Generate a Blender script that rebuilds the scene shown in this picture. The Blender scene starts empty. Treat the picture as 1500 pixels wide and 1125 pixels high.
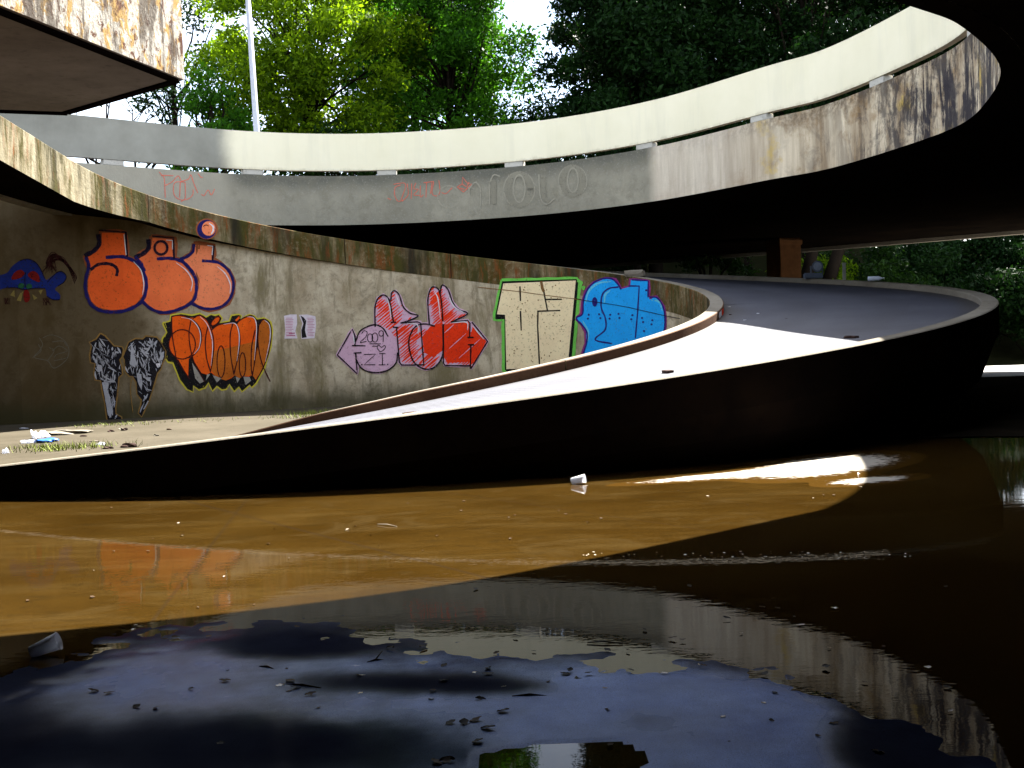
import bpy, bmesh, math, random
import numpy as np
from mathutils import Vector, Matrix
R = math.radians
random.seed(4); rng = np.random.default_rng(4)
scene = bpy.context.scene
col = scene.collection

# ------------------------------------------------------------------ camera
FPX, PITCH, ROLL, EYE = 1700.0, 0.0337, 0.0351, 1.6        # focal length in pixels of a 1500 px wide picture
cam_data = bpy.data.cameras.new('camera'); cam = bpy.data.objects.new('camera', cam_data); col.objects.link(cam)
cam_data.sensor_width = 36.0; cam_data.lens = 36.0 * FPX / 1500.0
cam_data.clip_start = 0.05; cam_data.clip_end = 2000
cam.location = (0, 0, EYE)
cam.rotation_mode = 'XYZ'
cam.matrix_world = Matrix.Translation((0, 0, EYE)) @ Matrix.Rotation(math.pi/2 - PITCH, 4, 'X') @ Matrix.Rotation(-ROLL, 4, 'Z')
scene.camera = cam

# ------------------------------------------------------------------ sky, sun, exposure
SUN = Vector((0.46, 0.62, 1.0)).normalized()
elev = math.asin(SUN.z); azim = math.atan2(SUN.x, SUN.y)
w = bpy.data.worlds.new('World'); scene.world = w; w.use_nodes = True
nt = w.node_tree; bg = nt.nodes['Background']
sky = nt.nodes.new('ShaderNodeTexSky'); sky.sky_type = 'NISHITA'; sky.sun_disc = False
sky.sun_elevation = elev; sky.sun_rotation = azim; sky.dust_density = 1.5; sky.air_density = 1.0; sky.ozone_density = 1.0
tc = nt.nodes.new('ShaderNodeTexCoord'); cn = nt.nodes.new('ShaderNodeTexNoise'); cn.inputs['Scale'].default_value = 2.2; cn.inputs['Detail'].default_value = 8; cn.inputs['Roughness'].default_value = 0.6
cr_ = nt.nodes.new('ShaderNodeValToRGB'); cr_.color_ramp.elements[0].position = 0.42; cr_.color_ramp.elements[1].position = 0.66
cm = nt.nodes.new('ShaderNodeMix'); cm.data_type = 'RGBA'; cm.inputs[7].default_value = (8.0, 8.2, 8.6, 1)
nt.links.new(tc.outputs['Generated'], cn.inputs['Vector']); nt.links.new(cn.outputs['Fac'], cr_.inputs[0]); nt.links.new(cr_.outputs[0], cm.inputs[0])
nt.links.new(sky.outputs[0], cm.inputs[6]); nt.links.new(cm.outputs[2], bg.inputs[0]); bg.inputs[1].default_value = 0.062
sd = bpy.data.lights.new('sun', 'SUN'); sd.energy = 5.0; sd.angle = R(0.55); sd.color = (1.0, 0.95, 0.86)
so = bpy.data.objects.new('sun', sd); col.objects.link(so)
so.rotation_euler = SUN.to_track_quat('Z', 'Y').to_euler(); so.location = (20, 20, 40)
scene.view_settings.view_transform = 'Standard'; scene.view_settings.look = 'None'
scene.view_settings.gamma = 1.0; scene.view_settings.use_curve_mapping = False
scene.view_settings.exposure = 2.75
scene.render.engine = 'CYCLES'
scene.cycles.max_bounces = 8; scene.cycles.diffuse_bounces = 4; scene.cycles.glossy_bounces = 4
scene.cycles.caustics_reflective = False; scene.cycles.caustics_refractive = False

# ------------------------------------------------------------------ tracing helpers: a direction of the survey picture meets a real surface
CR, SR, CP, SP = math.cos(ROLL), math.sin(ROLL), math.cos(PITCH), math.sin(PITCH)
def ray(px, py):
    x = (px - 750) / FPX; y = -(py - 562.5) / FPX
    X = CR*x + SR*y; Y = -SR*x + CR*y
    dy = CP + Y*SP
    return X/dy, (-SP + Y*CP)/dy                            # dx, dz for each metre forward
def floor_at(px, py, z=0.0):
    dx, dz = ray(px, py); t = (z - EYE)/dz
    return Vector((dx*t, t, z))
def at(px, py, Y):
    dx, dz = ray(px, py); return Vector((dx*Y, Y, EYE + dz*Y))
def project(P):                                             # numpy arrays N x 3 -> pixels
    x, y, z = P[:,0], P[:,1], P[:,2]-EYE
    f = y*CP - z*SP; u = y*SP + z*CP
    X = x/f; Y = u/f
    return 750 + FPX*(CR*X - SR*Y), 562.5 - FPX*(SR*X + CR*Y)
def plan_hit(poly, px, py, off):
    dx, dz = ray(px, py)
    a = poly[:-1]; b = poly[1:]; d = b - a
    den = dx*d[:,1] - d[:,0]
    s = (a[:,0] - dx*a[:,1]) / np.where(abs(den) < 1e-9, 1e-9, den)
    ok = (s >= -1e-6) & (s <= 1+1e-6)
    t = np.where(ok, a[:,1] + s*d[:,1], -1)
    t = t.max() - off
    return (dx*t, t, EYE + dz*t)

# ------------------------------------------------------------------ object helpers
def link(name, me, parent=None, mats=()):
    o = bpy.data.objects.new(name, me); col.objects.link(o)
    for m in (mats if isinstance(mats, (list, tuple)) else [mats]): me.materials.append(m)
    if parent: o.parent = parent
    return o
def tag(o, label=None, cat=None, group=None, kind=None):
    if label: o['label'] = label
    if cat: o['category'] = cat
    if group: o['group'] = group
    if kind: o['kind'] = kind
    return o
def empty(name, loc, label, cat, group=None):
    o = bpy.data.objects.new(name, None); col.objects.link(o); o.location = loc; o.empty_display_size = 0.2
    return tag(o, label, cat, group)
def child_at(o, parent):                                    # keep world-space coordinates under a moved parent
    o.parent = parent; o.matrix_parent_inverse = Matrix.Translation(-Vector(parent.location)); return o
def pydata(name, verts, faces, parent=None, mats=(), uv=None, smooth=False):
    me = bpy.data.meshes.new(name); me.from_pydata([tuple(v) for v in verts], [], faces)
    if uv is not None:
        l = me.uv_layers.new(name='UVMap'); vi = np.zeros(len(me.loops), int); me.loops.foreach_get('vertex_index', vi)
        l.data.foreach_set('uv', np.asarray(uv, float)[vi].ravel())
    if smooth: me.polygons.foreach_set('use_smooth', [True]*len(me.polygons))
    me.update()
    return link(name, me, parent, mats)
def from_bm(name, bm, parent=None, mats=(), smooth=False):
    me = bpy.data.meshes.new(name); bm.to_mesh(me); bm.free()
    if smooth: me.polygons.foreach_set('use_smooth', [True]*len(me.polygons))
    return link(name, me, parent, mats)
def bm_tube(bm, pts, radii, n=7, mi=0):
    rings = []
    for i, p in enumerate(pts):
        p = Vector(p); d = (Vector(pts[min(i+1, len(pts)-1)]) - Vector(pts[max(i-1, 0)])).normalized()
        a = d.orthogonal().normalized(); b = d.cross(a)
        rings.append([bm.verts.new(p + (a*math.cos(2*math.pi*k/n) + b*math.sin(2*math.pi*k/n))*radii[i]) for k in range(n)])
    for i in range(len(rings)-1):
        for k in range(n):
            f = bm.faces.new((rings[i][k], rings[i][(k+1)%n], rings[i+1][(k+1)%n], rings[i+1][k])); f.material_index = mi; f.smooth = True
    for r_, rev in ((rings[0], True), (rings[-1], False)):
        f = bm.faces.new(r_[::-1] if rev else r_); f.material_index = mi
def bm_box(bm, c, s, rz=0, bev=0.0, mi=0):
    r_ = bmesh.ops.create_cube(bm, size=1, matrix=Matrix.Translation(c) @ Matrix.Rotation(rz, 4, 'Z') @ Matrix.Diagonal((s[0], s[1], s[2], 1)))
    fs = {f for v in r_['verts'] for f in v.link_faces}
    for f in fs: f.material_index = mi
    if bev:
        es = {e for v in r_['verts'] for e in v.link_edges}
        bmesh.ops.bevel(bm, geom=list(es), offset=bev, segments=2, affect='EDGES')

# ------------------------------------------------------------------ materials
class NT:
    def __init__(s, name):
        s.m = bpy.data.materials.new(name); s.m.use_nodes = True; s.t = s.m.node_tree; s.b = s.t.nodes['Principled BSDF']
        s.out = s.t.nodes['Material Output']; s.b.inputs['Specular IOR Level'].default_value = 0.1
    def n(s, typ, **kw):
        o = s.t.nodes.new(typ)
        for k, v in kw.items(): setattr(o, k, v)
        return o
    def l(s, a, b): s.t.links.new(a, b)
    def coord(s, which='Object', scale=(1,1,1), loc=(0,0,0)):
        c = s.n('ShaderNodeTexCoord'); mp = s.n('ShaderNodeMapping'); mp.inputs['Scale'].default_value = scale; mp.inputs['Location'].default_value = loc
        s.l(c.outputs[which], mp.inputs[0]); return mp.outputs[0]
    def noise(s, vec, scale, detail=6, rough=0.6, dist=0.0):
        o = s.n('ShaderNodeTexNoise'); o.inputs['Scale'].default_value = scale; o.inputs['Detail'].default_value = detail
        o.inputs['Roughness'].default_value = rough; o.inputs['Distortion'].default_value = dist; s.l(vec, o.inputs['Vector']); return o.outputs['Fac']
    def ramp(s, fac, *stops, interp='LINEAR'):
        o = s.n('ShaderNodeValToRGB'); cr = o.color_ramp; cr.interpolation = interp
        while len(cr.elements) < len(stops): cr.elements.new(0.5)
        for e, (p, c) in zip(cr.elements, stops):
            e.position = p; e.color = (c, c, c, 1) if isinstance(c, (int, float)) else (c[0], c[1], c[2], 1)
        s.l(fac, o.inputs[0]); return o.outputs[0]
    def mix(s, fac, a, b, mode='MIX'):
        o = s.n('ShaderNodeMix', data_type='RGBA', blend_type=mode)
        for sock, v in ((o.inputs[0], fac), (o.inputs[6], a), (o.inputs[7], b)):
            if hasattr(v, 'is_output'): s.l(v, sock)
            elif isinstance(v, (int, float)): sock.default_value = v
            else: sock.default_value = (v[0], v[1], v[2], 1)
        return o.outputs[2]
    def math(s, op, a, b=0.0, clamp=False):
        o = s.n('ShaderNodeMath', operation=op, use_clamp=clamp)
        for sock, v in ((o.inputs[0], a), (o.inputs[1], b)):
            if hasattr(v, 'is_output'): s.l(v, sock)
            else: sock.default_value = v
        return o.outputs[0]
    def sstep(s, v, lo, hi):
        o = s.n('ShaderNodeMapRange', interpolation_type='SMOOTHSTEP'); s.l(v, o.inputs[0]); o.inputs[1].default_value = lo; o.inputs[2].default_value = hi; return o.outputs[0]
    def sep(s, v):
        o = s.n('ShaderNodeSeparateXYZ'); s.l(v, o.inputs[0]); return o.outputs
    def bump(s, h, strength=0.3, dist=0.02):
        o = s.n('ShaderNodeBump'); o.inputs['Strength'].default_value = strength; o.inputs['Distance'].default_value = dist
        s.l(h, o.inputs['Height']); s.l(o.outputs[0], s.b.inputs['Normal'])
    def color(s, c):
        if hasattr(c, 'is_output'): s.l(c, s.b.inputs['Base Color'])
        else: s.b.inputs['Base Color'].default_value = (c[0], c[1], c[2], 1)
    def rough(s, v):
        if hasattr(v, 'is_output'): s.l(v, s.b.inputs['Roughness'])
        else: s.b.inputs['Roughness'].default_value = v
def plain(name, c, rough=0.7, metal=0.0, vary=0.25, scale=6.0):
    t = NT(name); v = t.coord(); f = t.noise(v, scale)
    t.color(t.mix(t.ramp(f, (0.3, 0.0), (0.75, 1.0)), tuple(x*(1-vary) for x in c), tuple(min(1, x*(1+vary)) for x in c)))
    t.rough(rough); t.b.inputs['Metallic'].default_value = metal; t.b.inputs['Specular IOR Level'].default_value = 0.35 if rough < 0.5 else 0.1; return t.m

def mat_deck():
    t = NT('ramp_concrete'); v = t.coord(); u = t.coord('UV', (0.25, 3.0, 1))
    a = t.noise(v, 0.6, 8); b = t.noise(v, 26, 4); c = t.noise(u, 3.0, 5)
    k = t.mix(t.ramp(a, (0.35, 0), (0.7, 1)), (0.026, 0.027, 0.040), (0.047, 0.049, 0.064))
    k = t.mix(t.ramp(c, (0.45, 0), (0.8, 0.55)), k, (0.024, 0.026, 0.044))
    k = t.mix(t.ramp(b, (0.55, 0), (0.75, 0.5)), k, (0.022, 0.022, 0.03))
    sc = t.sep(t.coord('UV')); rr_ = t.math('ADD', sc[1], t.math('MULTIPLY', a, 0.5))
    edge = t.math('MAXIMUM', t.math('SUBTRACT', 1.0, t.sstep(rr_, 7.6, 8.3)), t.sstep(rr_, 12.05, 12.6))
    k = t.mix(t.math('MULTIPLY', edge, 0.75), k, (0.028, 0.022, 0.016))
    tr = t.math('ABSOLUTE', t.math('SUBTRACT', t.math('ABSOLUTE', t.math('SUBTRACT', rr_, 10.2)), 0.85))
    k = t.mix(t.math('MULTIPLY', t.math('SUBTRACT', 1.0, t.sstep(tr, 0.1, 0.5)), 0.35), k, (0.02, 0.02, 0.028))
    t.color(k); t.rough(0.7); t.b.inputs['Specular IOR Level'].default_value = 0.45; t.bump(b, 0.35, 0.01); return t.m
def mat_moss():                                             # old fascia: bare concrete under moss, rust and lichen streaks
    t = NT('mossy_concrete'); v = t.coord(); u = t.coord('UV', (1.0, 0.16, 1)); sc = t.sep(t.coord('UV'))
    st = t.noise(u, 2.6, 7, 0.7, 0.4); bl = t.noise(v, 1.3, 8, 0.65); fi = t.noise(v, 9, 6, 0.7)
    k = t.mix(t.ramp(bl, (0.38, 0), (0.62, 1)), (0.19, 0.145, 0.075), (0.095, 0.05, 0.013))
    k = t.mix(t.ramp(fi, (0.5, 0), (0.66, 0.8)), k, (0.26, 0.215, 0.13))
    k = t.mix(t.ramp(st, (0.42, 0), (0.56, 0.92)), k, (0.045, 0.042, 0.008))
    k = t.mix(t.ramp(t.noise(u, 5.5, 5, 0.7), (0.53, 0), (0.64, 0.85)), k, (0.16, 0.05, 0.012))
    k = t.mix(t.ramp(t.noise(u, 1.1, 4), (0.5, 0), (0.64, 0.9)), k, (0.018, 0.016, 0.01))
    # cleaner pale paint left on the upper left stretch
    pale = t.math('MULTIPLY', t.sstep(sc[0], 18.0, 20.5), t.ramp(st, (0.40, 1), (0.56, 0)))
    k = t.mix(pale, k, (0.26, 0.235, 0.16))
    t.color(k); t.rough(0.9); t.bump(t.math('ADD', fi, st), 0.6, 0.03); return t.m
def mat_wall():
    t = NT('stained_wall_concrete'); v = t.coord(); u = t.coord('UV', (1.0, 0.22, 1)); sc = t.sep(t.coord('UV'))
    a = t.noise(v, 0.55, 8, 0.65); st = t.noise(u, 1.5, 7, 0.65, 0.3); fi = t.noise(v, 11, 6, 0.7)
    k = t.mix(t.ramp(a, (0.38, 0), (0.60, 1)), (0.28, 0.22, 0.135), (0.50, 0.43, 0.30))
    k = t.mix(t.ramp(st, (0.45, 0), (0.7, 0.75)), k, (0.54, 0.475, 0.35))
    k = t.mix(t.ramp(t.noise(u, 0.8, 6, 0.7, 0.5), (0.50, 0), (0.62, 0.85)), k, (0.14, 0.115, 0.05))
    k = t.mix(t.ramp(t.noise(t.coord('UV', (1.0, 0.12, 1), (4, 0, 0)), 3.4, 6, 0.7, 0.3), (0.55, 0), (0.66, 0.7)), k, (0.16, 0.13, 0.075))
    k = t.mix(t.ramp(fi, (0.54, 0), (0.70, 0.5)), k, (0.17, 0.135, 0.085))
    k = t.mix(t.ramp(t.noise(v, 3.2, 8, 0.75, 0.4), (0.50, 0), (0.62, 0.65)), k, (0.20, 0.165, 0.105))
    k = t.mix(t.ramp(t.noise(v, 28, 4, 0.8), (0.60, 0), (0.70, 0.6)), k, (0.09, 0.065, 0.04))
    k = t.mix(t.ramp(t.noise(v, 24, 4, 0.8), (0.60, 0), (0.72, 0.4)), k, (0.55, 0.52, 0.46))
    # far end: shade painted in over brown dirt; rising damp line along the foot
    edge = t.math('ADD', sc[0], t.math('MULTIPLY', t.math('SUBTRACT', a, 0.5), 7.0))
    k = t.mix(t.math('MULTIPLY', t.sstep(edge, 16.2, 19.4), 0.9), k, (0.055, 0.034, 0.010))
    foot = t.math('SUBTRACT', sc[1], t.math('MULTIPLY', st, 0.9))
    k = t.mix(t.math('MULTIPLY', t.math('SUBTRACT', 1.0, t.sstep(foot, -0.3, 0.35)), 0.85), k, (0.045, 0.04, 0.016))
    t.color(k); t.rough(0.88); t.bump(t.math('ADD', fi, a), 0.2, 0.02); return t.m
def mat_dark(name, c1, c2):
    t = NT(name); v = t.coord(); a = t.noise(v, 0.7, 8, 0.65); b = t.noise(v, 9, 5)
    k = t.mix(t.ramp(a, (0.35, 0), (0.68, 1)), c1, c2); k = t.mix(t.ramp(b, (0.55, 0), (0.8, 0.5)), k, tuple(x*0.4 for x in c1))
    t.color(k); t.rough(0.9); t.b.inputs['Specular IOR Level'].default_value = 0.0; t.bump(b, 0.3, 0.02); return t.m
def mat_fascia(u_grey0, u_grey1, u_left):
    t = NT('viaduct_fascia_concrete'); v = t.coord(); u = t.coord('UV', (1.0, 0.1, 1)); sc = t.sep(t.coord('UV')); U = sc[0]
    a = t.noise(v, 0.5, 8, 0.65); st = t.noise(u, 1.5, 7, 0.65, 0.25); st2 = t.noise(u, 4.0, 5, 0.7); fi = t.noise(v, 9, 6, 0.7)
    raw = t.mix(t.ramp(st, (0.38, 0), (0.62, 1)), (0.32, 0.24, 0.15), (0.72, 0.62, 0.45))
    raw = t.mix(t.ramp(t.noise(v, 1.1, 7, 0.7), (0.5, 0), (0.66, 0.85)), raw, (0.25, 0.15, 0.06))
    raw = t.mix(t.math('MULTIPLY', t.ramp(a, (0.56, 0), (0.62, 1)), 0.7), raw, (0.62, 0.42, 0.06))
    # black water streaks, stronger towards the bend
    bend = t.math('MULTIPLY', t.sstep(U, u_grey1+4.0, u_grey1+10.0), t.ramp(t.math('ADD', t.math('MULTIPLY', t.noise(t.coord('UV', (1.0, 0.16, 1)), 1.9, 7, 0.75, 0.8), 0.7), t.math('MULTIPLY', t.noise(v, 1.6, 6, 0.7, 0.5), 0.3)), (0.46, 0), (0.53, 1)))
    raw = t.mix(t.math('MULTIPLY', bend, 0.95), raw, (0.016, 0.016, 0.026))
    raw = t.mix(t.math('MULTIPLY', t.sstep(U, u_grey1+3.0, u_grey1+8.0), t.ramp(t.noise(v, 1.0, 8, 0.75, 0.7), (0.50, 0), (0.60, 0.8))), raw, (0.07, 0.062, 0.06))
    topd = t.math('MULTIPLY', t.sstep(sc[1], 6.2, 6.75), t.ramp(fi, (0.4, 0), (0.6, 0.8)))
    raw = t.mix(topd, raw, (0.09, 0.065, 0.04))
    clean = t.math('MULTIPLY', t.math('SUBTRACT', 1.0, t.sstep(U, u_grey1+1.5, u_grey1+5.5)), 0.72)
    raw = t.mix(clean, raw, t.mix(t.ramp(st2, (0.4, 0), (0.7, 1)), (0.50, 0.44, 0.35), (0.70, 0.63, 0.52)))
    g = t.mix(t.ramp(a, (0.38, 0), (0.62, 1)), (0.22, 0.205, 0.155), (0.34, 0.315, 0.24))
    g = t.mix(t.ramp(st, (0.4, 0.5), (0.7, 0)), g, (0.25, 0.235, 0.185))
    g = t.mix(t.math('MULTIPLY', t.sstep(t.math('ADD', sc[1], t.math('MULTIPLY', a, 1.2)), 6.7, 7.3), 0.8), g, (0.085, 0.085, 0.07))
    g = t.mix(t.ramp(t.noise(v, 2.4, 8, 0.75, 0.3), (0.48, 0), (0.64, 0.6)), g, (0.18, 0.165, 0.12))
    g = t.mix(t.ramp(t.noise(v, 20, 4, 0.8), (0.56, 0), (0.68, 0.5)), g, (0.36, 0.35, 0.31))
    lf = t.mix(t.ramp(a, (0.35, 0), (0.65, 1)), (0.30, 0.28, 0.22), (0.37, 0.345, 0.27))
    k = t.mix(t.sstep(U, u_left-0.4, u_left+0.4), lf, g)
    k = t.mix(t.sstep(U, u_grey1-0.35, u_grey1+0.15), k, raw)
    t.color(k); t.rough(0.88); t.bump(t.math('ADD', fi, st2), 0.4, 0.02); return t.m
def mat_cream(u0):
    t = NT('cream_parapet_paint'); v = t.coord(); U = t.sep(t.coord('UV'))[0]
    a = t.noise(v, 0.7, 7); b = t.noise(v, 14, 4); s = t.noise(t.coord('UV', (1, 0.1, 1)), 2.0, 5)
    k = t.mix(t.ramp(a, (0.35, 0), (0.7, 1)), (0.79, 0.735, 0.53), (0.86, 0.80, 0.60))
    k = t.mix(t.ramp(s, (0.52, 0), (0.8, 0.35)), k, (0.55, 0.53, 0.42))
    zz = t.sep(t.coord('UV'))[1]; dn = t.math('ADD', zz, t.math('MULTIPLY', t.noise(t.coord('UV', (1, 0.3, 1)), 3.0, 7, 0.75), 0.35))
    k = t.mix(t.math('MULTIPLY', t.math('SUBTRACT', 1.0, t.sstep(dn, 6.98, 7.14)), 0.55), k, (0.34, 0.29, 0.19))
    k = t.mix(t.math('MULTIPLY', t.sstep(dn, 8.08, 8.22), 0.5), k, (0.40, 0.36, 0.26))
    sm = t.math('ABSOLUTE', t.math('SUBTRACT', t.math('FRACT', t.math('MULTIPLY', U, 1/7.8)), 0.5)); 
    g = t.mix(t.ramp(a, (0.35, 0), (0.65, 1)), (0.22, 0.215, 0.18), (0.31, 0.305, 0.26))
    n = t.math('ADD', U, t.math('MULTIPLY', a, 0.5))
    k = t.mix(t.sstep(n, u0-0.15, u0+0.6), g, k)  # grey up to the boundary, cream beyond it
    t.color(k); t.rough(0.6); t.bump(b, 0.15, 0.01); return t.m
def mat_peeling():
    t = NT('peeling_white_paint'); v = t.coord('Object', (1, 1, 0.7)); vs = t.coord('Object', (1, 1, 0.2))
    a = t.noise(v, 4.5, 8, 0.7, 0.5); b = t.noise(v, 13, 7, 0.75, 0.3); s = t.noise(vs, 3.4, 6, 0.7)
    k = t.mix(t.ramp(b, (0.4, 0), (0.6, 1)), (0.26, 0.235, 0.19), (0.44, 0.42, 0.37))
    k = t.mix(t.ramp(a, (0.53, 0), (0.55, 1)), k, (0.32, 0.20, 0.065))
    k = t.mix(t.ramp(t.noise(v, 7, 8, 0.8, 0.8), (0.54, 0), (0.57, 1)), k, (0.07, 0.022, 0.009))
    k = t.mix(t.ramp(s, (0.54, 0), (0.62, 0.9)), k, (0.05, 0.034, 0.025))
    k = t.mix(t.ramp(t.noise(vs, 1.3, 7, 0.75, 0.6), (0.53, 0), (0.60, 0.85)), k, (0.055, 0.040, 0.028))
    t.color(k); t.rough(0.8); t.bump(t.math('ADD', a, b), 0.8, 0.03); return t.m
def mat_dry(name, c1, c2):
    t = NT(name); v = t.coord(); a = t.noise(v, 0.5, 8, 0.65); b = t.noise(v, 18, 5); c = t.noise(v, 3, 6, 0.7)
    k = t.mix(t.ramp(a, (0.35, 0), (0.66, 1)), c1, c2); k = t.mix(t.ramp(c, (0.55, 0), (0.72, 0.7)), k, tuple(x*0.6 for x in c1))
    k = t.mix(t.ramp(b, (0.58, 0), (0.75, 0.6)), k, tuple(x*0.35 for x in c1)); t.color(k); t.rough(0.85); t.b.inputs['Specular IOR Level'].default_value = 0.12; t.bump(b, 0.4, 0.01); return t.m
def mat_floor():
    t = NT('wet_floor_concrete'); v = t.coord(); at_ = t.n('ShaderNodeAttribute', attribute_name='film'); dr = t.n('ShaderNodeAttribute', attribute_name='dry')
    a = t.noise(v, 1.4, 8, 0.65); b = t.noise(v, 60, 4, 0.7); c = t.noise(v, 300, 2)
    k = t.mix(t.ramp(a, (0.35, 0), (0.65, 1)), (0.10, 0.19, 0.56), (0.30, 0.46, 0.95))  # blue sheen of the sky put into the base colour
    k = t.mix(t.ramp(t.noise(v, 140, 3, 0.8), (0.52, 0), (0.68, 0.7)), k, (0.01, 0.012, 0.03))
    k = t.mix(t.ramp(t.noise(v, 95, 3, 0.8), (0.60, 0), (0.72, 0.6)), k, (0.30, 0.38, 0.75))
    k = t.mix(t.math('MULTIPLY', at_.outputs['Fac'], 0.96), k, (0.008, 0.006, 0.005))  # wet film darkens; dark reflections are put into the colour as well
    pl = t.n('ShaderNodeAttribute', attribute_name='silt'); k = t.mix(pl.outputs['Fac'], k, (0.034, 0.017, 0.003))
    gl = t.math('ADD', dr.outputs['Fac'], t.math('MULTIPLY', t.math('SUBTRACT', t.noise(t.coord('Object', (1, 2.4, 1)), 6.0, 7, 0.75), 0.5), 1.5))
    k = t.mix(t.sstep(gl, 0.34, 0.56), k, (0.42, 0.39, 0.34))
    t.color(k)
    wet = t.math('MULTIPLY', at_.outputs['Fac'], t.ramp(a, (0.2, 1.0), (0.9, 0.8)))
    t.rough(t.math('SUBTRACT', 0.40, t.math('MULTIPLY', wet, 0.31)))
    t.l(t.math('MULTIPLY', t.math('SUBTRACT', 1.0, at_.outputs['Fac']), 0.10), t.b.inputs['Specular IOR Level'])
    t.bump(t.math('ADD', b, t.math('MULTIPLY', c, 0.6)), 0.35, 0.006)
    bn = [n_ for n_ in t.t.nodes if n_.bl_idname == 'ShaderNodeBump'][0]; t.l(t.math('MULTIPLY_ADD', at_.outputs['Fac'], -0.44) if False else t.math('SUBTRACT', 0.46, t.math('MULTIPLY', at_.outputs['Fac'], 0.445)), bn.inputs['Strength'])
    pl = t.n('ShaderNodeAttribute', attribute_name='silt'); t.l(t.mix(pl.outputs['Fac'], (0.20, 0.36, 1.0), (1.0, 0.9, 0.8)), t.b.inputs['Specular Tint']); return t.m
def mat_water():
    t = NT('muddy_water'); v = t.coord(); a = t.noise(v, 0.35, 7, 0.6, 0.6); b = t.noise(t.coord('Object', (0.5, 2.0, 1)), 1.2, 6, 0.65); g = t.noise(v, 40, 3, 0.7)
    xy = t.sep(v)
    k = t.mix(t.ramp(a, (0.35, 0), (0.66, 1)), (0.018, 0.0088, 0.0012), (0.033, 0.0175, 0.0032))
    k = t.mix(t.ramp(b, (0.5, 0), (0.75, 0.6)), k, (0.048, 0.030, 0.009))
    k = t.mix(t.ramp(g, (0.54, 0), (0.68, 0.7)), k, (0.011, 0.006, 0.0018))
    k = t.mix(t.ramp(t.noise(t.coord('Object', (0.7, 2.2, 1)), 5.0, 8, 0.8, 0.5), (0.50, 0), (0.66, 0.7)), k, (0.014, 0.0085, 0.0025))
    k = t.mix(t.ramp(t.noise(v, 0.9, 8, 0.7, 1.0), (0.54, 0), (0.64, 0.5)), k, (0.038, 0.024, 0.008))
    for (ax, ay), (bx, by), wd in joints:
        n = math.hypot(by-ay, bx-ax); d = t.math('ABSOLUTE', t.math('ADD', t.math('ADD', t.math('MULTIPLY', xy[0], (by-ay)/n), t.math('MULTIPLY', xy[1], -(bx-ax)/n)), (-(ax*(by-ay)) + ay*(bx-ax))/n))
        k = t.mix(t.math('MULTIPLY', t.math('SUBTRACT', 1.0, t.sstep(d, wd*0.4, wd)), 0.6), k, (0.02, 0.012, 0.005))
    t.color(k); t.rough(0.015); t.b.inputs['IOR'].default_value = 1.33; t.b.inputs['Specular IOR Level'].default_value = 0.105
    rp = t.noise(t.coord('Object', (1.0, 1.8, 1)), 5.0, 3); t.bump(rp, 0.02, 0.02); return t.m
joints = [((-2.95, 12.6), (-2.35, 7.9), 0.02), ((-0.35, 12.2), (1.6, 9.6), 0.015), ((-2.3, 10.9), (-0.6, 8.5), 0.03)]
def mat_leaf(name, c1, c2, trans=0.45):
    t = NT(name); at_ = t.n('ShaderNodeAttribute', attribute_name='tone')
    k = t.mix(at_.outputs['Fac'], c1, c2); t.color(k); t.rough(0.55); t.b.inputs['Specular IOR Level'].default_value = 0.08
    tr = t.n('ShaderNodeBsdfTranslucent'); ms = t.n('ShaderNodeMixShader'); ms.inputs[0].default_value = trans
    t.l(t.mix(0.5, k, t.mix(1.0, k, (1.5, 1.4, 0.5), 'MULTIPLY')), tr.inputs[0])
    t.l(t.b.outputs[0], ms.inputs[1]); t.l(tr.outputs[0], ms.inputs[2]); t.l(ms.outputs[0], t.out.inputs[0]); return t.m
def paint(name, c, fade=0.3):                               # spray paint, slightly uneven, worn through in places
    t = NT(name); v = t.coord(); a = t.noise(v, 1.6, 6, 0.65); b = t.noise(v, 22, 5, 0.75)
    k = t.mix(t.ramp(a, (0.3, 0), (0.75, 1)), tuple(x*(1-fade) for x in c), tuple(min(0.9, x*(1+fade*0.6)) for x in c))
    k = t.mix(t.ramp(b, (0.60, 0), (0.70, 0.5)), k, tuple(x*0.55+0.02 for x in c)); t.color(k); t.rough(0.75)
    tp = t.n('ShaderNodeBsdfTransparent'); ms = t.n('ShaderNodeMixShader'); wn = t.noise(v, 15, 6, 0.8); t.l(t.ramp(wn, (0.56, 0.05), (0.68, 0.8)), ms.inputs[0])
    t.l(t.b.outputs[0], ms.inputs[1]); t.l(tp.outputs[0], ms.inputs[2]); t.l(ms.outputs[0], t.out.inputs[0]); return t.m
M = {}
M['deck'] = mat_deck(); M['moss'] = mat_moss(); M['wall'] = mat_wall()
M['black'] = mat_dark('shade_and_joint_black_concrete', (0.004, 0.003, 0.003), (0.009, 0.006, 0.0045))  # black of the shaded outer wall put into the colour; joints share it
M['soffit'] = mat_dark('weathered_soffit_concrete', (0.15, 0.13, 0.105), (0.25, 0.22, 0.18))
M['soffit_dark'] = mat_dark('shade_black_soffit_concrete', (0.003, 0.0024, 0.002), (0.007, 0.005, 0.0035))  # lack of light under the decks put into this near-black colour
M['kerb'] = mat_dry('kerb_concrete', (0.125, 0.108, 0.082), (0.20, 0.18, 0.145))
M['kerb_side'] = mat_dry('unlit_brown_kerb_side', (0.075, 0.035, 0.018), (0.14, 0.075, 0.04))  # darker brown of the unlit side put into the colour
M['floor_in'] = mat_dry('dusty_floor_concrete', (0.038, 0.031, 0.018), (0.060, 0.050, 0.033))
M['ground'] = mat_dark('damp_ground', (0.008, 0.007, 0.005), (0.018, 0.014, 0.010))
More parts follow.
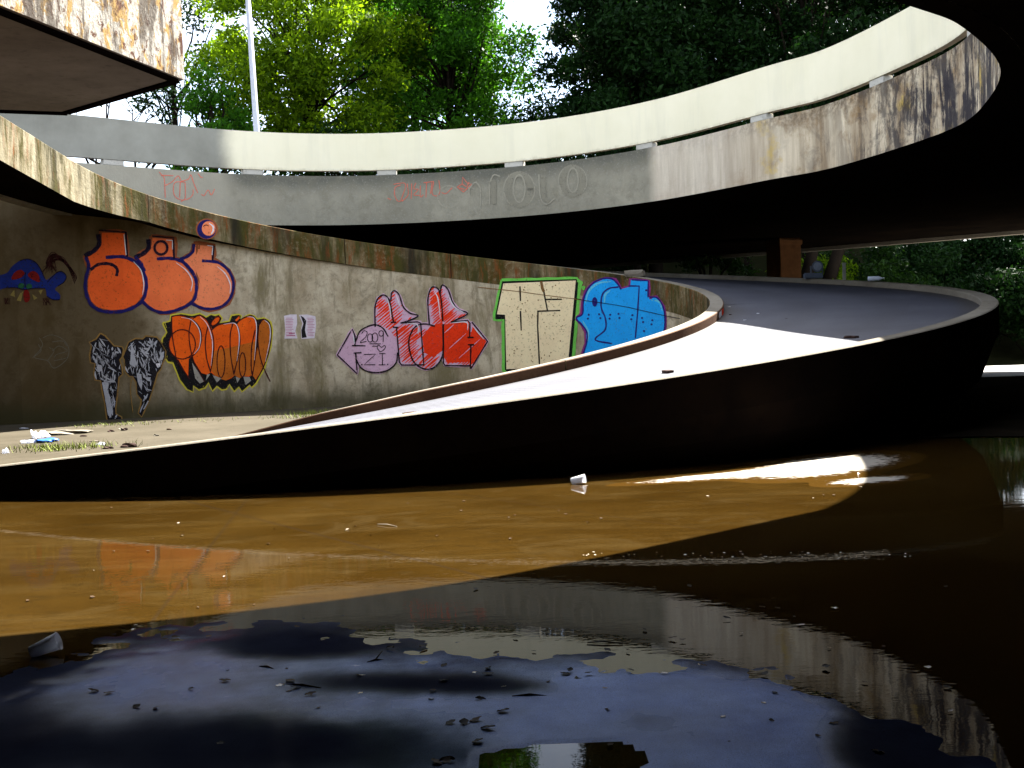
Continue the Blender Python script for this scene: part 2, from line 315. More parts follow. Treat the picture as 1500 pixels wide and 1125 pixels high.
M['road'] = mat_dry('pale_road_concrete', (0.4, 0.38, 0.36), (0.5, 0.49, 0.47))
M['peel'] = mat_peeling()
M['floor'] = mat_floor(); M['water'] = mat_water()
M['bark'] = mat_dark('bark', (0.010, 0.008, 0.006), (0.026, 0.020, 0.015))
M['earth'] = mat_dark('shaded_earth', (0.012, 0.014, 0.006), (0.025, 0.026, 0.012))
M['metal'] = plain('galvanised_metal', (0.42, 0.43, 0.45), 0.45, 0.6, 0.12)
t_ = NT('white_plastic'); t_.color((0.75, 0.77, 0.82)); t_.rough(0.3); tr_ = t_.n('ShaderNodeBsdfTranslucent'); tr_.inputs[0].default_value = (.75, .77, .82, 1); ms_ = t_.n('ShaderNodeMixShader'); ms_.inputs[0].default_value = .5
t_.l(t_.b.outputs[0], ms_.inputs[1]); t_.l(tr_.outputs[0], ms_.inputs[2]); t_.l(ms_.outputs[0], t_.out.inputs[0]); M['plastic'] = t_.m; M['dull_metal'] = plain('dull_blue_grey_metal', (0.10, 0.12, 0.16), 0.6, 0, 0.15)
M['column'] = plain('rust_brown_column_concrete', (0.16, 0.07, 0.025), 0.85, 0, 0.35, 2.0)

# ------------------------------------------------------------------ the helix
CX, CY, RI, RO = -2.838, 25.891, 7.188, 12.666
def zt(d):                                                  # top of the kerbs at an angle in degrees
    a = R(d); return min(2.5465 + 1.1923*a + 0.0094*a*a, 6.95)
def lerp_table(d, tb):
    return float(np.interp(d, [p[0] for p in tb], [p[1] for p in tb]))
def ro(d): return lerp_table(d, [(75, RO), (120, 8.45), (150, 9.3), (180, 10.0), (220, 10.0)])
def rw(d): return lerp_table(d, [(-180, RI+0.004), (85, RI+0.004), (100, RI+0.05), (115, RI+0.12), (128.6, 7.42), (136, 7.55), (143, 7.83), (149, 8.35), (154.4, 9.05), (160, 10.2), (164.4, 11.6), (170, 13.6)])
def kerb_h(d): return lerp_table(d, [(-106, 0.0), (-92, 0.13), (-80, 0.17)])
def pol(d, r):
    e = min(d, 172.0); x, y = CX + r*math.cos(R(e)), CY + r*math.sin(R(e))
    if d > 172.0: s_ = R(d-172.0)*RI; x -= math.sin(R(e))*s_; y += math.cos(R(e))*s_
    return x, y
def sweep(name, d0, d1, section, parent, mats, step=1.0, closed=True, caps=True, smooth=False, radial=False):
    n = max(2, int(abs(d1-d0)/step)+1); V, UV, F = [], [], []
    for i in range(n):
        d = d0 + (d1-d0)*i/(n-1); sec = section(d); k = len(sec)
        for r_, z in sec:
            x, y = pol(d, r_); V.append((x, y, z)); UV.append((R(d)*RI, r_ if radial else z))
    for i in range(n-1):
        for j in range(k if closed else k-1):
            a = i*k+j; b = i*k+(j+1) % k; F.append((a, b, b+k, a+k))
    if caps and closed: F.append(tuple(range(k))[::-1]); F.append(tuple((n-1)*k+j for j in range(k)))
    return pydata(name, V, F, parent, mats, UV, smooth)

# ------------------------------------------------------------------ ground, floor, water
gs = pydata('ground', [(-400,-300,-0.12),(400,-300,-0.12),(400,600,-0.12),(-400,600,-0.12)], [(0,1,2,3)], None, M['ground']); tag(gs, kind='structure')
def build_floor():
    x0, x1, y0, y1, s = -7.0, 9.0, 2.9, 17.5, 0.038
    nx, ny = int((x1-x0)/s)+1, int((y1-y0)/s)+1
    X, Y = np.meshgrid(np.linspace(x0, x1, nx), np.linspace(y0, y1, ny)); P = np.stack([X.ravel(), Y.ravel(), 0*X.ravel()], 1)
    px, py = project(P)
    def blob(cx, cy, rx, ry, amp, tilt=0.0, p=1.0):
        q = ((px-cx)/rx)**2 + ((py-cy-tilt*(px-cx))/ry)**2; return amp*np.exp(-q**p)
    def fbm(sc, seed):
        r2 = np.random.default_rng(seed); v = 0; amp = 1.0
        for o_ in range(6):
            for _ in range(4):
                th = r2.uniform(0, 6.28); k_ = sc*2**o_*r2.uniform(.7, 1.4); v = v + amp*np.sin(k_*(P[:,0]*math.cos(th)+P[:,1]*math.sin(th))+r2.uniform(0, 6.28))*0.25
            amp *= 0.55
        return v
    wob = fbm(1.7, 3); fine = fbm(7.0, 8)
    yb = np.interp(px, [-200, 60, 180, 300, 500, 600, 760, 900, 1000, 1150, 1250, 1350, 1500], [1010, 985, 950, 926, 931, 950, 956, 964, 962, 985, 1020, 1065, 1130])
    land = (py-yb)/34 + wob*0.5 + fine*0.5 + fbm(24.0, 21)*0.45
    mirror = blob(822,1114,125,38,1.0,0,1.3) + 0.45*fine*blob(822,1112,170,55,1.0,0,1)
    land = np.where(mirror > 0.45, -1.0, np.clip(land, -1, 1))
    film = blob(445,948,105,18,1.7,-0.02,1.2)+blob(590,1003,150,16,1.5,0.03,1.0)+blob(735,1004,70,13,1.2,.02,1.0)+blob(300,1100,370,52,1.7,0,1.3)+blob(1310,1098,100,62,1.6,0.15,1.5)
    film += np.clip((170-px)/150, 0, 1)*0.8 + np.clip((px-1120)/260, 0, 1)*0.7 + np.clip(1-(py-yb)/40, 0, 1)*0.8 + np.clip((py-1010)/120, 0, 1)*blob(980,1050,150,18,.9,-.12,1)
    film = 0.5+0.5*np.tanh(2.2*(film + wob*0.26 + fine*0.2 + fbm(20.0, 33)*0.12 - 0.28))
    dry = blob(1205,684,95,12,1.25,-0.10,1)+blob(1275,704,60,5,0.8,-.08,1)+blob(1050,698,120,4,.8,-.08,1); dryn = np.clip(dry, 0, 1)
    right = np.where(py < 800, np.clip(dry*3-0.3+0.3*wob*np.clip(dry*3, 0, 1), -1, 1), -1)
    z = 0.007*np.maximum(land, right); P[:,2] = z
    film = np.where(py < 800, 0.97, film); dry = np.where(py < 800, dryn, 0)
    idx = np.arange(nx*ny).reshape(ny, nx); F = np.stack([idx[:-1,:-1], idx[:-1,1:], idx[1:,1:], idx[1:,:-1]], -1).reshape(-1, 4)
    me = bpy.data.meshes.new('floor'); me.from_pydata(P.tolist(), [], F.tolist())
    for nm, arr in (('film', film), ('dry', np.clip(dry, 0, 1)), ('silt', (py < 800)*1.0)):
        A = me.attributes.new(nm, 'FLOAT', 'POINT'); A.data.foreach_set('value', arr.astype(np.float32))
    me.polygons.foreach_set('use_smooth', [True]*len(me.polygons))
    return tag(link('floor', me, None, M['floor']), kind='structure')
build_floor()
wt = pydata('water', [(-40,-12,0),(45,-12,0),(45,36.5,0),(-40,36.5,0)], [(0,1,2,3)], None, M['water']); tag(wt, kind='structure')
edge_ = [(4.0+k*1.4, 17.0+0.5*math.sin(k*1.7)+0.25*math.sin(k*4.1), 0.012) for k in range(31)]
tag(pydata('apron', edge_+[(46.0, 37.8, 0.012), (4.0, 37.8, 0.012)], [tuple(range(33))], None, M['ground']), kind='structure')
# raised dry floor inside the coil, running on to the left under the upper deck
ang = np.linspace(-112, 128, 60)
pts = [pol(d, RI+0.15) for d in ang] + [(-9.1,30.8),(-11,30),(-14,29.3),(-22,29.3),(-22,17.0),(-9.5,15.2)]
pydata('inner_floor', [(x, y, 0.03) for x, y in pts], [tuple(range(len(pts)))], None, M['floor_in']).__setitem__('kind', 'structure')
rd = pydata('road', [(11,38.0,0.02),(70,38.0,0.02),(70,48.5,0.02),(11,48.5,0.02),(11,37.7,-0.1),(70,37.7,-0.1)], [(0,1,2,3),(4,5,1,0)], None, M['road']); tag(rd, kind='structure')
def build_bank():
    xs = np.linspace(-90, 110, 60); ys = np.concatenate([np.linspace(49, 62, 22), np.linspace(64, 140, 14)])
    V = []
    for y in ys:
        for x in xs:
            s = min(1, max(0, (y-50)/14)); s = s*s*(3-2*s)
            V.append((x, y, -0.11 + 6.4*s + 0.35*math.sin(x*0.7+y)*math.cos(x*0.31-y*0.5)*min(1, (y-49)/4)))
    n = len(xs); F = [(j*n+i, j*n+i+1, (j+1)*n+i+1, (j+1)*n+i) for j in range(len(ys)-1) for i in range(n-1)]
    tag(pydata('hillside', V, F, None, M['earth'], smooth=True), kind='structure')
build_bank()

ep = [(-24,42),(-24,-14),(36,-14),(36,34)]; ep2 = [(-31,44),(-31,-22),(44,-22),(44,34)]  # unseen banks added around the camera to cut stray light under the deck
V = [(x, y, -0.11) for x, y in ep]+[(x, y, 5.6) for x, y in ep2]
tag(pydata('unseen_shade_bank', V, [(i, i+1, i+5, i+4) for i in range(3)], None, M['earth']), kind='structure')
# ------------------------------------------------------------------ spiral ramp
ramp = empty('spiral_ramp', (CX, CY, 0), 'spiral concrete car ramp rising from the flooded floor with graffiti inside its coil', 'ramp')
def P_(o): return child_at(o, ramp)
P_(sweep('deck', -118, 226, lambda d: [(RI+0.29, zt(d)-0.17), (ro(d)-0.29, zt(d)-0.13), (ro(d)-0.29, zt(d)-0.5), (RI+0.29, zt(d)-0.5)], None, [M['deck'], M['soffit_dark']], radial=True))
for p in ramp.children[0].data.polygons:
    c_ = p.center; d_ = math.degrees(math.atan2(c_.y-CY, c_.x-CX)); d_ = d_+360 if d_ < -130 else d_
    if c_.z < zt(d_)-0.3: p.material_index = 1  # underside blackened, its shade is in the colour
def ksec(d):
    top = zt(d)-0.17+kerb_h(d); deep = lerp_table(d, [(150, 0.70), (172, 0.95)])
    return [(RI, top-0.015), (RI+0.015, top), (RI+0.285, top), (RI+0.30, top-0.015), (RI+0.30, zt(d)-deep), (RI, zt(d)-deep)]
brk = [-106, -60, -20, 33.6, 80.2, 104.0, 149.6, 226]
for a, b in zip(brk[:-1], brk[1:]):
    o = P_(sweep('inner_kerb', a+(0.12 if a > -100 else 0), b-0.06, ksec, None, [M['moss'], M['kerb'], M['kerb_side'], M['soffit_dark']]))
    for p in o.data.polygons:
        if abs(p.normal.z) > 0.8:
            d_ = math.degrees(math.atan2(p.center.y-CY, p.center.x-CX)); d_ = d_+360 if d_ < -130 else d_
            p.material_index = 1 if p.center.z > zt(d_)-0.3 else 3
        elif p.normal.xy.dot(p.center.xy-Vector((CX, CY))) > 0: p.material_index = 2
    if a < 33: o['label'] = 'low kerb of pale brown concrete'
    else: o['label'] = 'mossy streaked edge beam above the painted wall'
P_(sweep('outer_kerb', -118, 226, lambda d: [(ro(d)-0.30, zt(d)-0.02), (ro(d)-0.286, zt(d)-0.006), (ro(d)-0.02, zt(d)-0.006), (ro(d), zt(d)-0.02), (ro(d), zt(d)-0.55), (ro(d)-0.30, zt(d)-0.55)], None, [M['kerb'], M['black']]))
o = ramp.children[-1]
for p in o.data.polygons:                                   # outer face has its shade painted in as black, only the top stays pale
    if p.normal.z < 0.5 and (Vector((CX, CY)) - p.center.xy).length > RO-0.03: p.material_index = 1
def osec(d):
    h = zt(d)-0.5
    zb = -0.1; inn = max(0, h-zb)*0.75
    return [(ro(d)-0.004, h), (ro(d)-0.004-inn*0.25, h-(h-zb)*0.5), (max(RI+0.6, ro(d)-0.004-inn), zb), (RI+0.5, zb), (RI+0.5, h)]
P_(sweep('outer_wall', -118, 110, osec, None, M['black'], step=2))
def wtop(d): return lerp_table(d, [(125, 0.0), (126, 1.0)])*0.18 + (zt(d)-0.69) if d < 155.5 else 6.2
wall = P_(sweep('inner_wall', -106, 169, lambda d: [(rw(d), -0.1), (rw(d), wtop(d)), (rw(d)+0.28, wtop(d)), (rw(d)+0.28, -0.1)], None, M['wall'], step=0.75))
# radial expansion joint across the deck, and loose repairs on the kerb
def deck_pt(px, py):
    lo, hi = 5.0, 60.0; prev = None
    dx, dz = ray(px, py)
    for i in range(1200):
        t = 12 + i*0.025; x, y, z = dx*t, t, EYE+dz*t
        r_ = math.hypot(x-CX, y-CY); d = math.degrees(math.atan2(y-CY, x-CX))
        if RI < r_ < RO and d > -130 and z <= zt(d)-0.17: return Vector((x, y, zt(d)-0.17))
    return None
def deck_angle(px, py):
    p = deck_pt(px, py); return math.degrees(math.atan2(p.y-CY, p.x-CX))
dj = deck_angle(1130, 444)
P_(pydata('deck_joint', [(*pol(dj-0.14, RI+0.3), zt(dj)-0.165), (*pol(dj+0.14, RI+0.3), zt(dj)-0.165), (*pol(dj+0.14, RO-1.2), zt(dj)-0.165), (*pol(dj-0.14, RO-1.2), zt(dj)-0.165)], [(0,1,2,3)], None, M['black']))

# ------------------------------------------------------------------ upper deck with the round opening
def catmull(P, n=8, closed=False):
    P = [np.array(p, float) for p in P]; out = []; m = len(P)
    for i in range(m if closed else m-1):
        p0 = P[(i-1) % m] if (closed or i > 0) else 2*P[0]-P[1]; p1 = P[i]; p2 = P[(i+1) % m]
        p3 = P[(i+2) % m] if (closed or i+2 < m) else 2*P[-1]-P[-2]
        for k in range(n):
            t = k/n; out.append(0.5*((2*p1)+(-p0+p2)*t+(2*p0-5*p1+4*p2-p3)*t*t+(-p0+3*p1-3*p2+p3)*t**3))
    if not closed: out.append(P[-1])
    return out
ZB, ZF, ZP0, ZP1 = 5.3, 6.72, 6.87, 7.95
ring_ctrl = [(-16,29.0),(-14,29.2),(-12.4,29.6),(-11.2,30.2),(-7.8,33.0),(-4.9,34.2),(-2.0,34.2),(1.2,33.2),(4.0,31.0),(6.25,27.6),(7.2,26.2),(7.88,23.8),(8.25,21.3),(7.9,19.1),(7.1,16.65),(5.75,14.45),(4.7,13.35),(2.0,11.1),(-0.7,10.0),(-3.2,9.5)]
ring = catmull(ring_ctrl, 10)
arc = np.concatenate([[0], np.cumsum([np.linalg.norm(b-a) for a, b in zip(ring[:-1], ring[1:])])])
ring_np = np.array(ring)
def ring_u(px):                                             # arc length where a picture column meets the ring's far side
    x, y, z = plan_hit(ring_np[:140], px, 250, 0); return float(arc[np.argmin(np.hypot(ring_np[:,0]-x, ring_np[:,1]-y))])
U330, U960 = ring_u(330), ring_u(960)
upper = empty('upper_deck', (0, 30, 0), 'upper concrete viaduct deck with a round opening, grey fascia and cream parapet band', 'viaduct')
def U_(o): return child_at(o, upper)
hole = [tuple(p) for p in ring] + [(-5.4,10.6),(-5.13,12.09),(-4.22,15.6),(-6.35,17.4),(-7.33,17.08),(-8.2,17.2),(-9.6,19.3),(-10.9,22.4),(-13.2,23.0),(-15.4,26.5)]
outer = [(-45,-40),(55,-40),(55,16.6),(19.9,44.9),(12.9,50.5),(9,53),(2,58),(-14,60),(-30,48),(-45,40)]
def slab_sheet(name, z, m, flip):
    bm = bmesh.new(); es = []
    for loop in (outer, hole):
        vs = [bm.verts.new((x, y, z)) for x, y in loop]
        es += [bm.edges.new((vs[i], vs[(i+1) % len(vs)])) for i in range(len(vs))]
    bmesh.ops.triangle_fill(bm, edges=es, use_beauty=True, use_dissolve=False)
    bmesh.ops.recalc_face_normals(bm, faces=bm.faces)
    if sum(f.normal.z for f in bm.faces)*(1 if not flip else -1) < 0: bmesh.ops.reverse_faces(bm, faces=bm.faces)
    return from_bm(name, bm, None, m)
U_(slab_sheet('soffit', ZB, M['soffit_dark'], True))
U_(slab_sheet('top_surface', ZF-0.02, M['deck'], False))
def strip(name, pts, u, z0, z1, m, thick=0.0, uoff=0):
    V, UV, F = [], [], []; n = len(pts)
    nrm = []
    for i in range(n):
        d = np.array(pts[min(i+1, n-1)])-np.array(pts[max(i-1, 0)]); d = d/np.linalg.norm(d); nrm.append(np.array([-d[1], d[0]]))   # to the left of travel: away from the opening
    for i in range(n):
        a = np.array(pts[i]); b = a + nrm[i]*thick
        V += [(a[0], a[1], z0), (a[0], a[1], z1), (b[0], b[1], z1), (b[0], b[1], z0)]; UV += [(u[i], z0), (u[i], z1), (u[i], z1), (u[i], z0)]
    for i in range(n-1):
        for j in range(4): a = i*4+j; b = i*4+(j+1) % 4; F.append((a, b, b+4, a+4))
    F += [(3,2,1,0), tuple((n-1)*4+j for j in range(4))]
    return pydata(name, V, F, None, m, UV)
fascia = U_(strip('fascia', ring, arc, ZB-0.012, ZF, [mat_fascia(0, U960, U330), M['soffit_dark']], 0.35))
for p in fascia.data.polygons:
    if abs(p.normal.z) > 0.5: p.material_index = 1  # tops and undersides blackened to hold back bounced light
tag(fascia, 'grey painted fascia turning bare and water streaked at the bend')
i_par = max(i for i, p in enumerate(ring) if p[1] > 12.0)
par = U_(strip('parapet', ring[:i_par], arc[:i_par], ZP0, ZP1, mat_cream(U330), 0.16)); tag(par, 'smooth cream parapet band with a grey stretch')
M['spacer'] = mat_dry('spacer_concrete', (0.42, 0.40, 0.35), (0.55, 0.53, 0.47))
us = [ring_u(p) for p in (158, 366, 562, 754, 941, 1117, 1283)]; us = us + [us[-1]+3.9*k for k in (1, 2, 3)]
for u in us:
    i = int(np.argmin(abs(arc-u))); d = np.array(ring[i+1])-np.array(ring[i-1]); a = math.atan2(d[1], d[0]); nrm = np.array([-math.sin(a), math.cos(a)])
    p = np.array(ring[i]) + nrm*0.13
    bm = bmesh.new(); bm_box(bm, (p[0], p[1], (ZF+ZP0)/2), (0.56, 0.22, ZP0-ZF-0.004), a, 0.01); U_(from_bm('spacer_block', bm, None, M['spacer']))
# landing slab corner at the upper left: peeling painted faces and a soffit in the lighter concrete
lc = [(-5.4,10.6),(-5.13,12.09),(-4.22,15.6),(-6.35,17.4),(-7.33,17.08),(-8.2,17.2),(-9.6,19.3)]
V, F = [], []
for i, p in enumerate(lc): V += [(p[0], p[1], ZB-0.02), (p[0], p[1], ZF+0.9)]
F = [(2*i, 2*i+2, 2*i+3, 2*i+1) for i in range(len(lc)-1)]
U_(tag(pydata('landing_fascia', V, F, None, M['peel']), 'peeling white painted corner with rust and yellow patches'))
lp = [(-5.4,10.6),(-5.13,12.09),(-4.22,15.6),(-6.35,17.4),(-7.33,17.08),(-8.2,17.2),(-9.6,19.3),(-16,19),(-16,10)]
U_(pydata('landing_soffit', [(x, y, ZB-0.02) for x, y in lp], [tuple(range(len(lp)))[::-1]], None, M['soffit']))
# darker drip groove set below the landing's edges
bm = bmesh.new()
for a, b in zip(lc[:5], lc[1:6]):
    a = Vector((a[0]-0.12, a[1], ZB-0.035)); b = Vector((b[0]-0.12, b[1]-0.05, ZB-0.035)); c = (a+b)/2; dd = b-a
    bm_box(bm, c, (dd.length, 0.12, 0.03), math.atan2(dd.y, dd.x))
U_(from_bm('drip_edge', bm, None, M['black']))
eb = outer[2:9]; V = []
oa = np.concatenate([[0], np.cumsum([math.dist(a, b) for a, b in zip(eb[:-1], eb[1:])])])
U_(strip('edge_beam', eb, oa, ZB-0.14, ZF+0.2, M['kerb'], 0.4))
cl = empty('column', (10.55, 44.5, 0), 'rust brown square column standing under the far edge of the deck', 'column')
bm = bmesh.new(); bm_box(bm, (0, 0, ZB/2-0.2), (0.95, 0.95, ZB+0.36), R(20), 0.03); from_bm('shaft', bm, cl, M['column'])
bm = bmesh.new(); bm_box(bm, (0, 0, ZB-0.18), (1.04, 1.04, 0.22), R(20), 0.03); from_bm('capital', bm, cl, M['column'])

# ------------------------------------------------------------------ graffiti: thin coats of paint lying on the real wall surfaces
wall_np = np.array([pol(d, rw(d)) for d in np.arange(-20, 169, 0.75)])
kerb_np = np.array([pol(d, RI) for d in np.arange(10, 196, 1.0)])
def ellipse(cx, cy, rx, ry, n=28, rot=0.0, a0=0, a1=360):
    out = []
    for k in range(n+1 if a1-a0 < 360 else n):
        a = R(a0+(a1-a0)*k/n); x, y = rx*math.cos(a), ry*math.sin(a); out.append((cx+x*math.cos(rot)-y*math.sin(rot), cy+x*math.sin(rot)+y*math.cos(rot)))
    return out
def inside(p, poly):
    x, y = p; c = False; j = len(poly)-1
    for i in range(len(poly)):
        xi, yi = poly[i]; xj, yj = poly[j]
        if (yi > y) != (yj > y) and x < (xj-xi)*(y-yi)/(yj-yi+1e-12)+xi: c = not c
        j = i
    return c
class Paint:
    def __init__(s, name, parent, surf, origin, scale, label, base=0.004):
        s.name, s.parent, s.surf, s.o, s.k, s.label = name, parent, surf, origin, scale, label
        s.V, s.F, s.MI, s.mats, s.layer, s.base = [], [], [], [], 0, base
    def px(s, p): return (s.o[0]+p[0]/s.k, s.o[1]+p[1]/s.k)
    def mi(s, m):
        if m not in s.mats: s.mats.append(m)
        return s.mats.index(m)
    def put(s, pts, faces, m):
        b = len(s.V); off = s.base + 0.0022*s.layer
        s.V += [plan_hit(s.surf, x, y, off) for x, y in pts]; s.F += [tuple(i+b for i in f) for f in faces]; s.MI += [s.mi(m)]*len(faces)
    def fill(s, poly, m, smooth=True, up=True):
        if up: s.layer += 1
        pts = catmull(poly, 5, True) if smooth else [np.array(p, float) for p in poly]
        pts = [s.px(p) for p in pts]
        bm = bmesh.new(); vs = [bm.verts.new((x, y, 0)) for x, y in pts]
        es = [bm.edges.new((vs[i], vs[(i+1) % len(vs)])) for i in range(len(vs))]
        bmesh.ops.triangle_fill(bm, edges=es, use_beauty=True)
        x0 = min(p[0] for p in pts); x1 = max(p[0] for p in pts); x = x0+9
        while x < x1:
            bmesh.ops.bisect_plane(bm, geom=bm.verts[:]+bm.edges[:]+bm.faces[:], plane_co=(x, 0, 0), plane_no=(1, 0, 0)); x += 9
        bm.verts.index_update()
        s.put([(v.co.x, v.co.y) for v in bm.verts], [[v.index for v in f.verts] for f in bm.faces], m); bm.free(); return s
    def stroke(s, pts, wd, m, smooth=True, closed=False, up=False, taper=False):
        if up: s.layer += 1
        P = catmull(pts, 6, closed) if smooth and len(pts) > 2 else [np.array(p, float) for p in pts]
        if closed: P = P+[P[0]]
        Q = [np.array(s.px(P[0]))]
        for p in P[1:]:
            p = np.array(s.px(p)); L = np.linalg.norm(p-Q[-1]); n = max(1, int(L/6)); q0 = Q[-1]
            if L < 1e-4: continue
            for k in range(1, n+1): Q.append(q0+(p-q0)*k/n)
        if len(Q) < 2: return s
        W = wd/s.k/2; out = []; F = []; n = len(Q)
        for i in range(n):
            d = Q[min(i+1, n-1)]-Q[max(i-1, 0)]; L = np.linalg.norm(d); d = d/L if L > 1e-9 else np.array([1., 0.])
            nn = np.array([-d[1], d[0]]); w_ = W*(1+0.12*math.sin(i*1.3))*((0.35+0.65*math.sin(math.pi*i/(n-1))) if taper else 1)
            e = d*W*0.4*(-1 if i == 0 else 1 if i == n-1 else 0)
            out += [Q[i]+nn*w_+e, Q[i]-nn*w_+e]
        F = [(2*i, 2*i+1, 2*i+3, 2*i+2) for i in range(n-1)]
        s.put([tuple(q) for q in out], F, m); return s
    def strokes(s, lst, wd, m, **k):
        s.layer += 1
        for l in lst: s.stroke(l, wd, m, **k)
        return s
    def dots(s, pts, r_, m):
        s.layer += 1
        for p in pts: s.fill(ellipse(p[0], p[1], r_, r_, 7), m, False, False)
        return s
    def hatch(s, poly, m, ang, gap, wd, rnd, cover=0.85):
        s.layer += 1; c, sn = math.cos(ang), math.sin(ang)
        xs = [p[0]*-sn+p[1]*c for p in poly]; ts = [p[0]*c+p[1]*sn for p in poly]; v = min(xs)+gap*0.5
        while v < max(xs):
            run = []; t = min(ts)
            while t < max(ts):
                p = (t*c-v*sn, t*sn+v*c)
                if inside(p, poly): run.append(p)
                else:
                    if len(run) > 4: s._h(run, wd, m, rnd, cover)
                    run = []
                t += 6
            if len(run) > 4: s._h(run, wd, m, rnd, cover)
            v += gap*rnd.uniform(0.7, 1.3)
        return s
    def _h(s, run, wd, m, rnd, cover):
        if rnd.random() > cover: return
        a = int(len(run)*rnd.uniform(0.02, 0.2)); b = int(len(run)*rnd.uniform(0.75, 0.99))
        if b-a > 3: s.stroke(run[a:b:3], wd*rnd.uniform(0.7, 1.3), m, smooth=False, taper=True)
    def done(s):
        me = bpy.data.meshes.new(s.name); me.from_pydata(s.V, [], s.F); me.polygons.foreach_set('material_index', s.MI); me.update()
        o = link(s.name, me, None, [C[m] for m in s.mats]); o.parent = s.parent
        if s.label: o['label'] = s.label
        return o
C = {k: paint('paint_'+k, c, f) for k, c, f in (
 ('orange', (0.90, 0.12, 0.02), .22), ('orange_light', (0.90, 0.17, 0.05), .2), ('salmon', (0.92, 0.24, 0.10), .2), ('halo', (0.30, 0.085, 0.03), .3), ('navy', (0.012, 0.010, 0.10), .3),
 ('navy_dark', (0.008, 0.006, 0.022), .3), ('white', (0.72, 0.68, 0.70), .15), ('black', (0.008, 0.007, 0.008), .3), ('hot_orange', (0.92, 0.11, 0.006), .3), ('amber', (0.52, 0.13, 0.012), .35),
 ('yellow', (0.55, 0.47, 0.04), .2), ('maroon', (0.05, 0.006, 0.006), .2), ('pink', (0.66, 0.42, 0.54), .15), ('red', (0.92, 0.042, 0.006), .2), ('lime', (0.16, 0.55, 0.08), .2),
 ('cream', (0.90, 0.72, 0.43), .1), ('rust', (0.20, 0.10, 0.03), .3), ('blue', (0.012, 0.36, 0.92), .15), ('aqua', (0.12, 0.52, 0.72), .15), ('magenta', (0.22, 0.03, 0.16), .2), ('indigo', (0.02, 0.012, 0.16), .2),
 ('ink', (0.012, 0.011, 0.015), .3), ('grey', (0.42, 0.42, 0.45), .25), ('ochre', (0.26, 0.15, 0.04), .3), ('face_blue', (0.010, 0.022, 0.16), .4), ('blood', (0.17, 0.007, 0.005), .3), ('tooth', (0.22, 0.17, 0.05), .2), ('green', (0.015, 0.08, 0.035), .3),
 ('hair', (0.03, 0.006, 0.005), .3), ('chalk', (0.13, 0.125, 0.10), .2), ('tag_red', (0.70, 0.16, 0.11), .15), ('ghost_light', (0.32, 0.297, 0.23), .1), ('ghost_dark', (0.245, 0.227, 0.172), .1), ('bare', (0.30, 0.28, 0.235), .2))}

# bubble letters with a round dot
g = Paint('graffiti_bubble_letters', wall, wall_np, (100, 310), 6.0, 'big salmon orange bubble letters with navy outlines')
five = [(205,510),(175,600),(175,700),(205,790),(260,840),(370,866),(480,860),(590,815),(655,740),(680,640),(665,555),(620,480),(560,430),(510,400),(495,190),(295,185),(295,270),(270,320),(220,355),(160,395),(180,460)]
ee = [(740,232),(928,242),(930,410),(1000,450),(1065,530),(1110,600),(1120,680),(1085,770),(1020,825),(920,870),(820,878),(740,848),(660,780),(690,650),(690,580),(650,480),(595,410),(630,385),(700,345),(735,290)]
ii = [(1112,292),(1272,302),(1268,425),(1330,458),(1400,525),(1445,620),(1440,710),(1395,795),(1320,842),(1240,854),(1160,830),(1105,795),(1135,680),(1125,600),(1080,510),(1005,420),(1085,385),(1108,340)]
g.strokes([ii, ee, five], 62, 'halo', smooth=False, closed=True)
g.fill(ii, 'salmon', False).fill(ee, 'orange_light', False).fill(five, 'orange', False)
g.strokes([[(1090,810),(1160,842),(1250,856),(1350,832),(1422,762),(1452,660),(1437,570),(1390,498),(1310,445),(1180,432)]], 25, 'navy')
g.strokes([[(648,785),(720,850),(820,886),(930,872),(1050,822),(1112,760),(1127,660),(1112,570),(1050,480),(980,430),(890,410),(785,415)]], 28, 'navy')
g.strokes([[(158,405),(180,480),(155,590),(153,690),(190,800),(265,862),(370,882),(500,870),(612,818),(667,750),(687,650),(672,560),(622,470),(560,425),(470,396),(335,402)]], 30, 'navy')
g.strokes([[(200,508),(260,466),(340,456),(400,474),(432,512),(425,562)]], 26, 'navy_dark')
g.strokes([[(265,205),(272,285),(225,345),(150,385)], [(705,250),(706,320),(655,372),(590,400)]], 38, 'navy_dark', taper=False)
g.strokes([[(1103,290),(1095,350),(1040,398),(985,415)], [(590,400),(640,455),(670,520)], [(985,415),(1050,480),(1090,530)]], 26, 'navy')
g.strokes([[(505,180),(518,392)], [(922,246),(930,410)], [(1278,302),(1268,425)]], 18, 'navy_dark', smooth=False)
g.strokes([[(270,165),(505,180)], [(740,215),(930,232)]], 12, 'navy_dark', smooth=False)
g.strokes([ellipse(815,318,56,58)], 22, 'navy_dark', closed=True)
g.strokes([[(575,440),(640,520),(664,640),(652,730)], [(950,450),(1040,520),(1090,610),(1078,700)], [(1310,482),(1380,545),(1425,640),(1420,720)]], 10, 'white', taper=True)
g.strokes([[(862,250),(915,254),(915,330)], [(1225,298),(1270,304),(1264,380)], [(490,200),(500,300),(508,380)]], 8, 'white', smooth=False)
g.done()
g = Paint('graffiti_letter_dot', ramp.children[0], kerb_np, (100, 310), 6.0, 'round salmon dot with navy ring on the mossy edge beam')
for c_ in ramp.children:
    if c_.name.startswith('inner_kerb'):
        g.parent = c_
        if c_.name == 'inner_kerb.005': break
g.fill(ellipse(1218,152,98,92), 'halo', False); g.fill(ellipse(1215,155,82,84), 'navy', False); g.fill(ellipse(1234,148,60,64), 'salmon', False)
g.strokes([[(1240,104),(1272,130),(1274,165),(1258,195)]], 16, 'white', taper=True); g.strokes([ellipse(1212,132,22,14,12,0,180,340)], 7, 'maroon'); g.done()

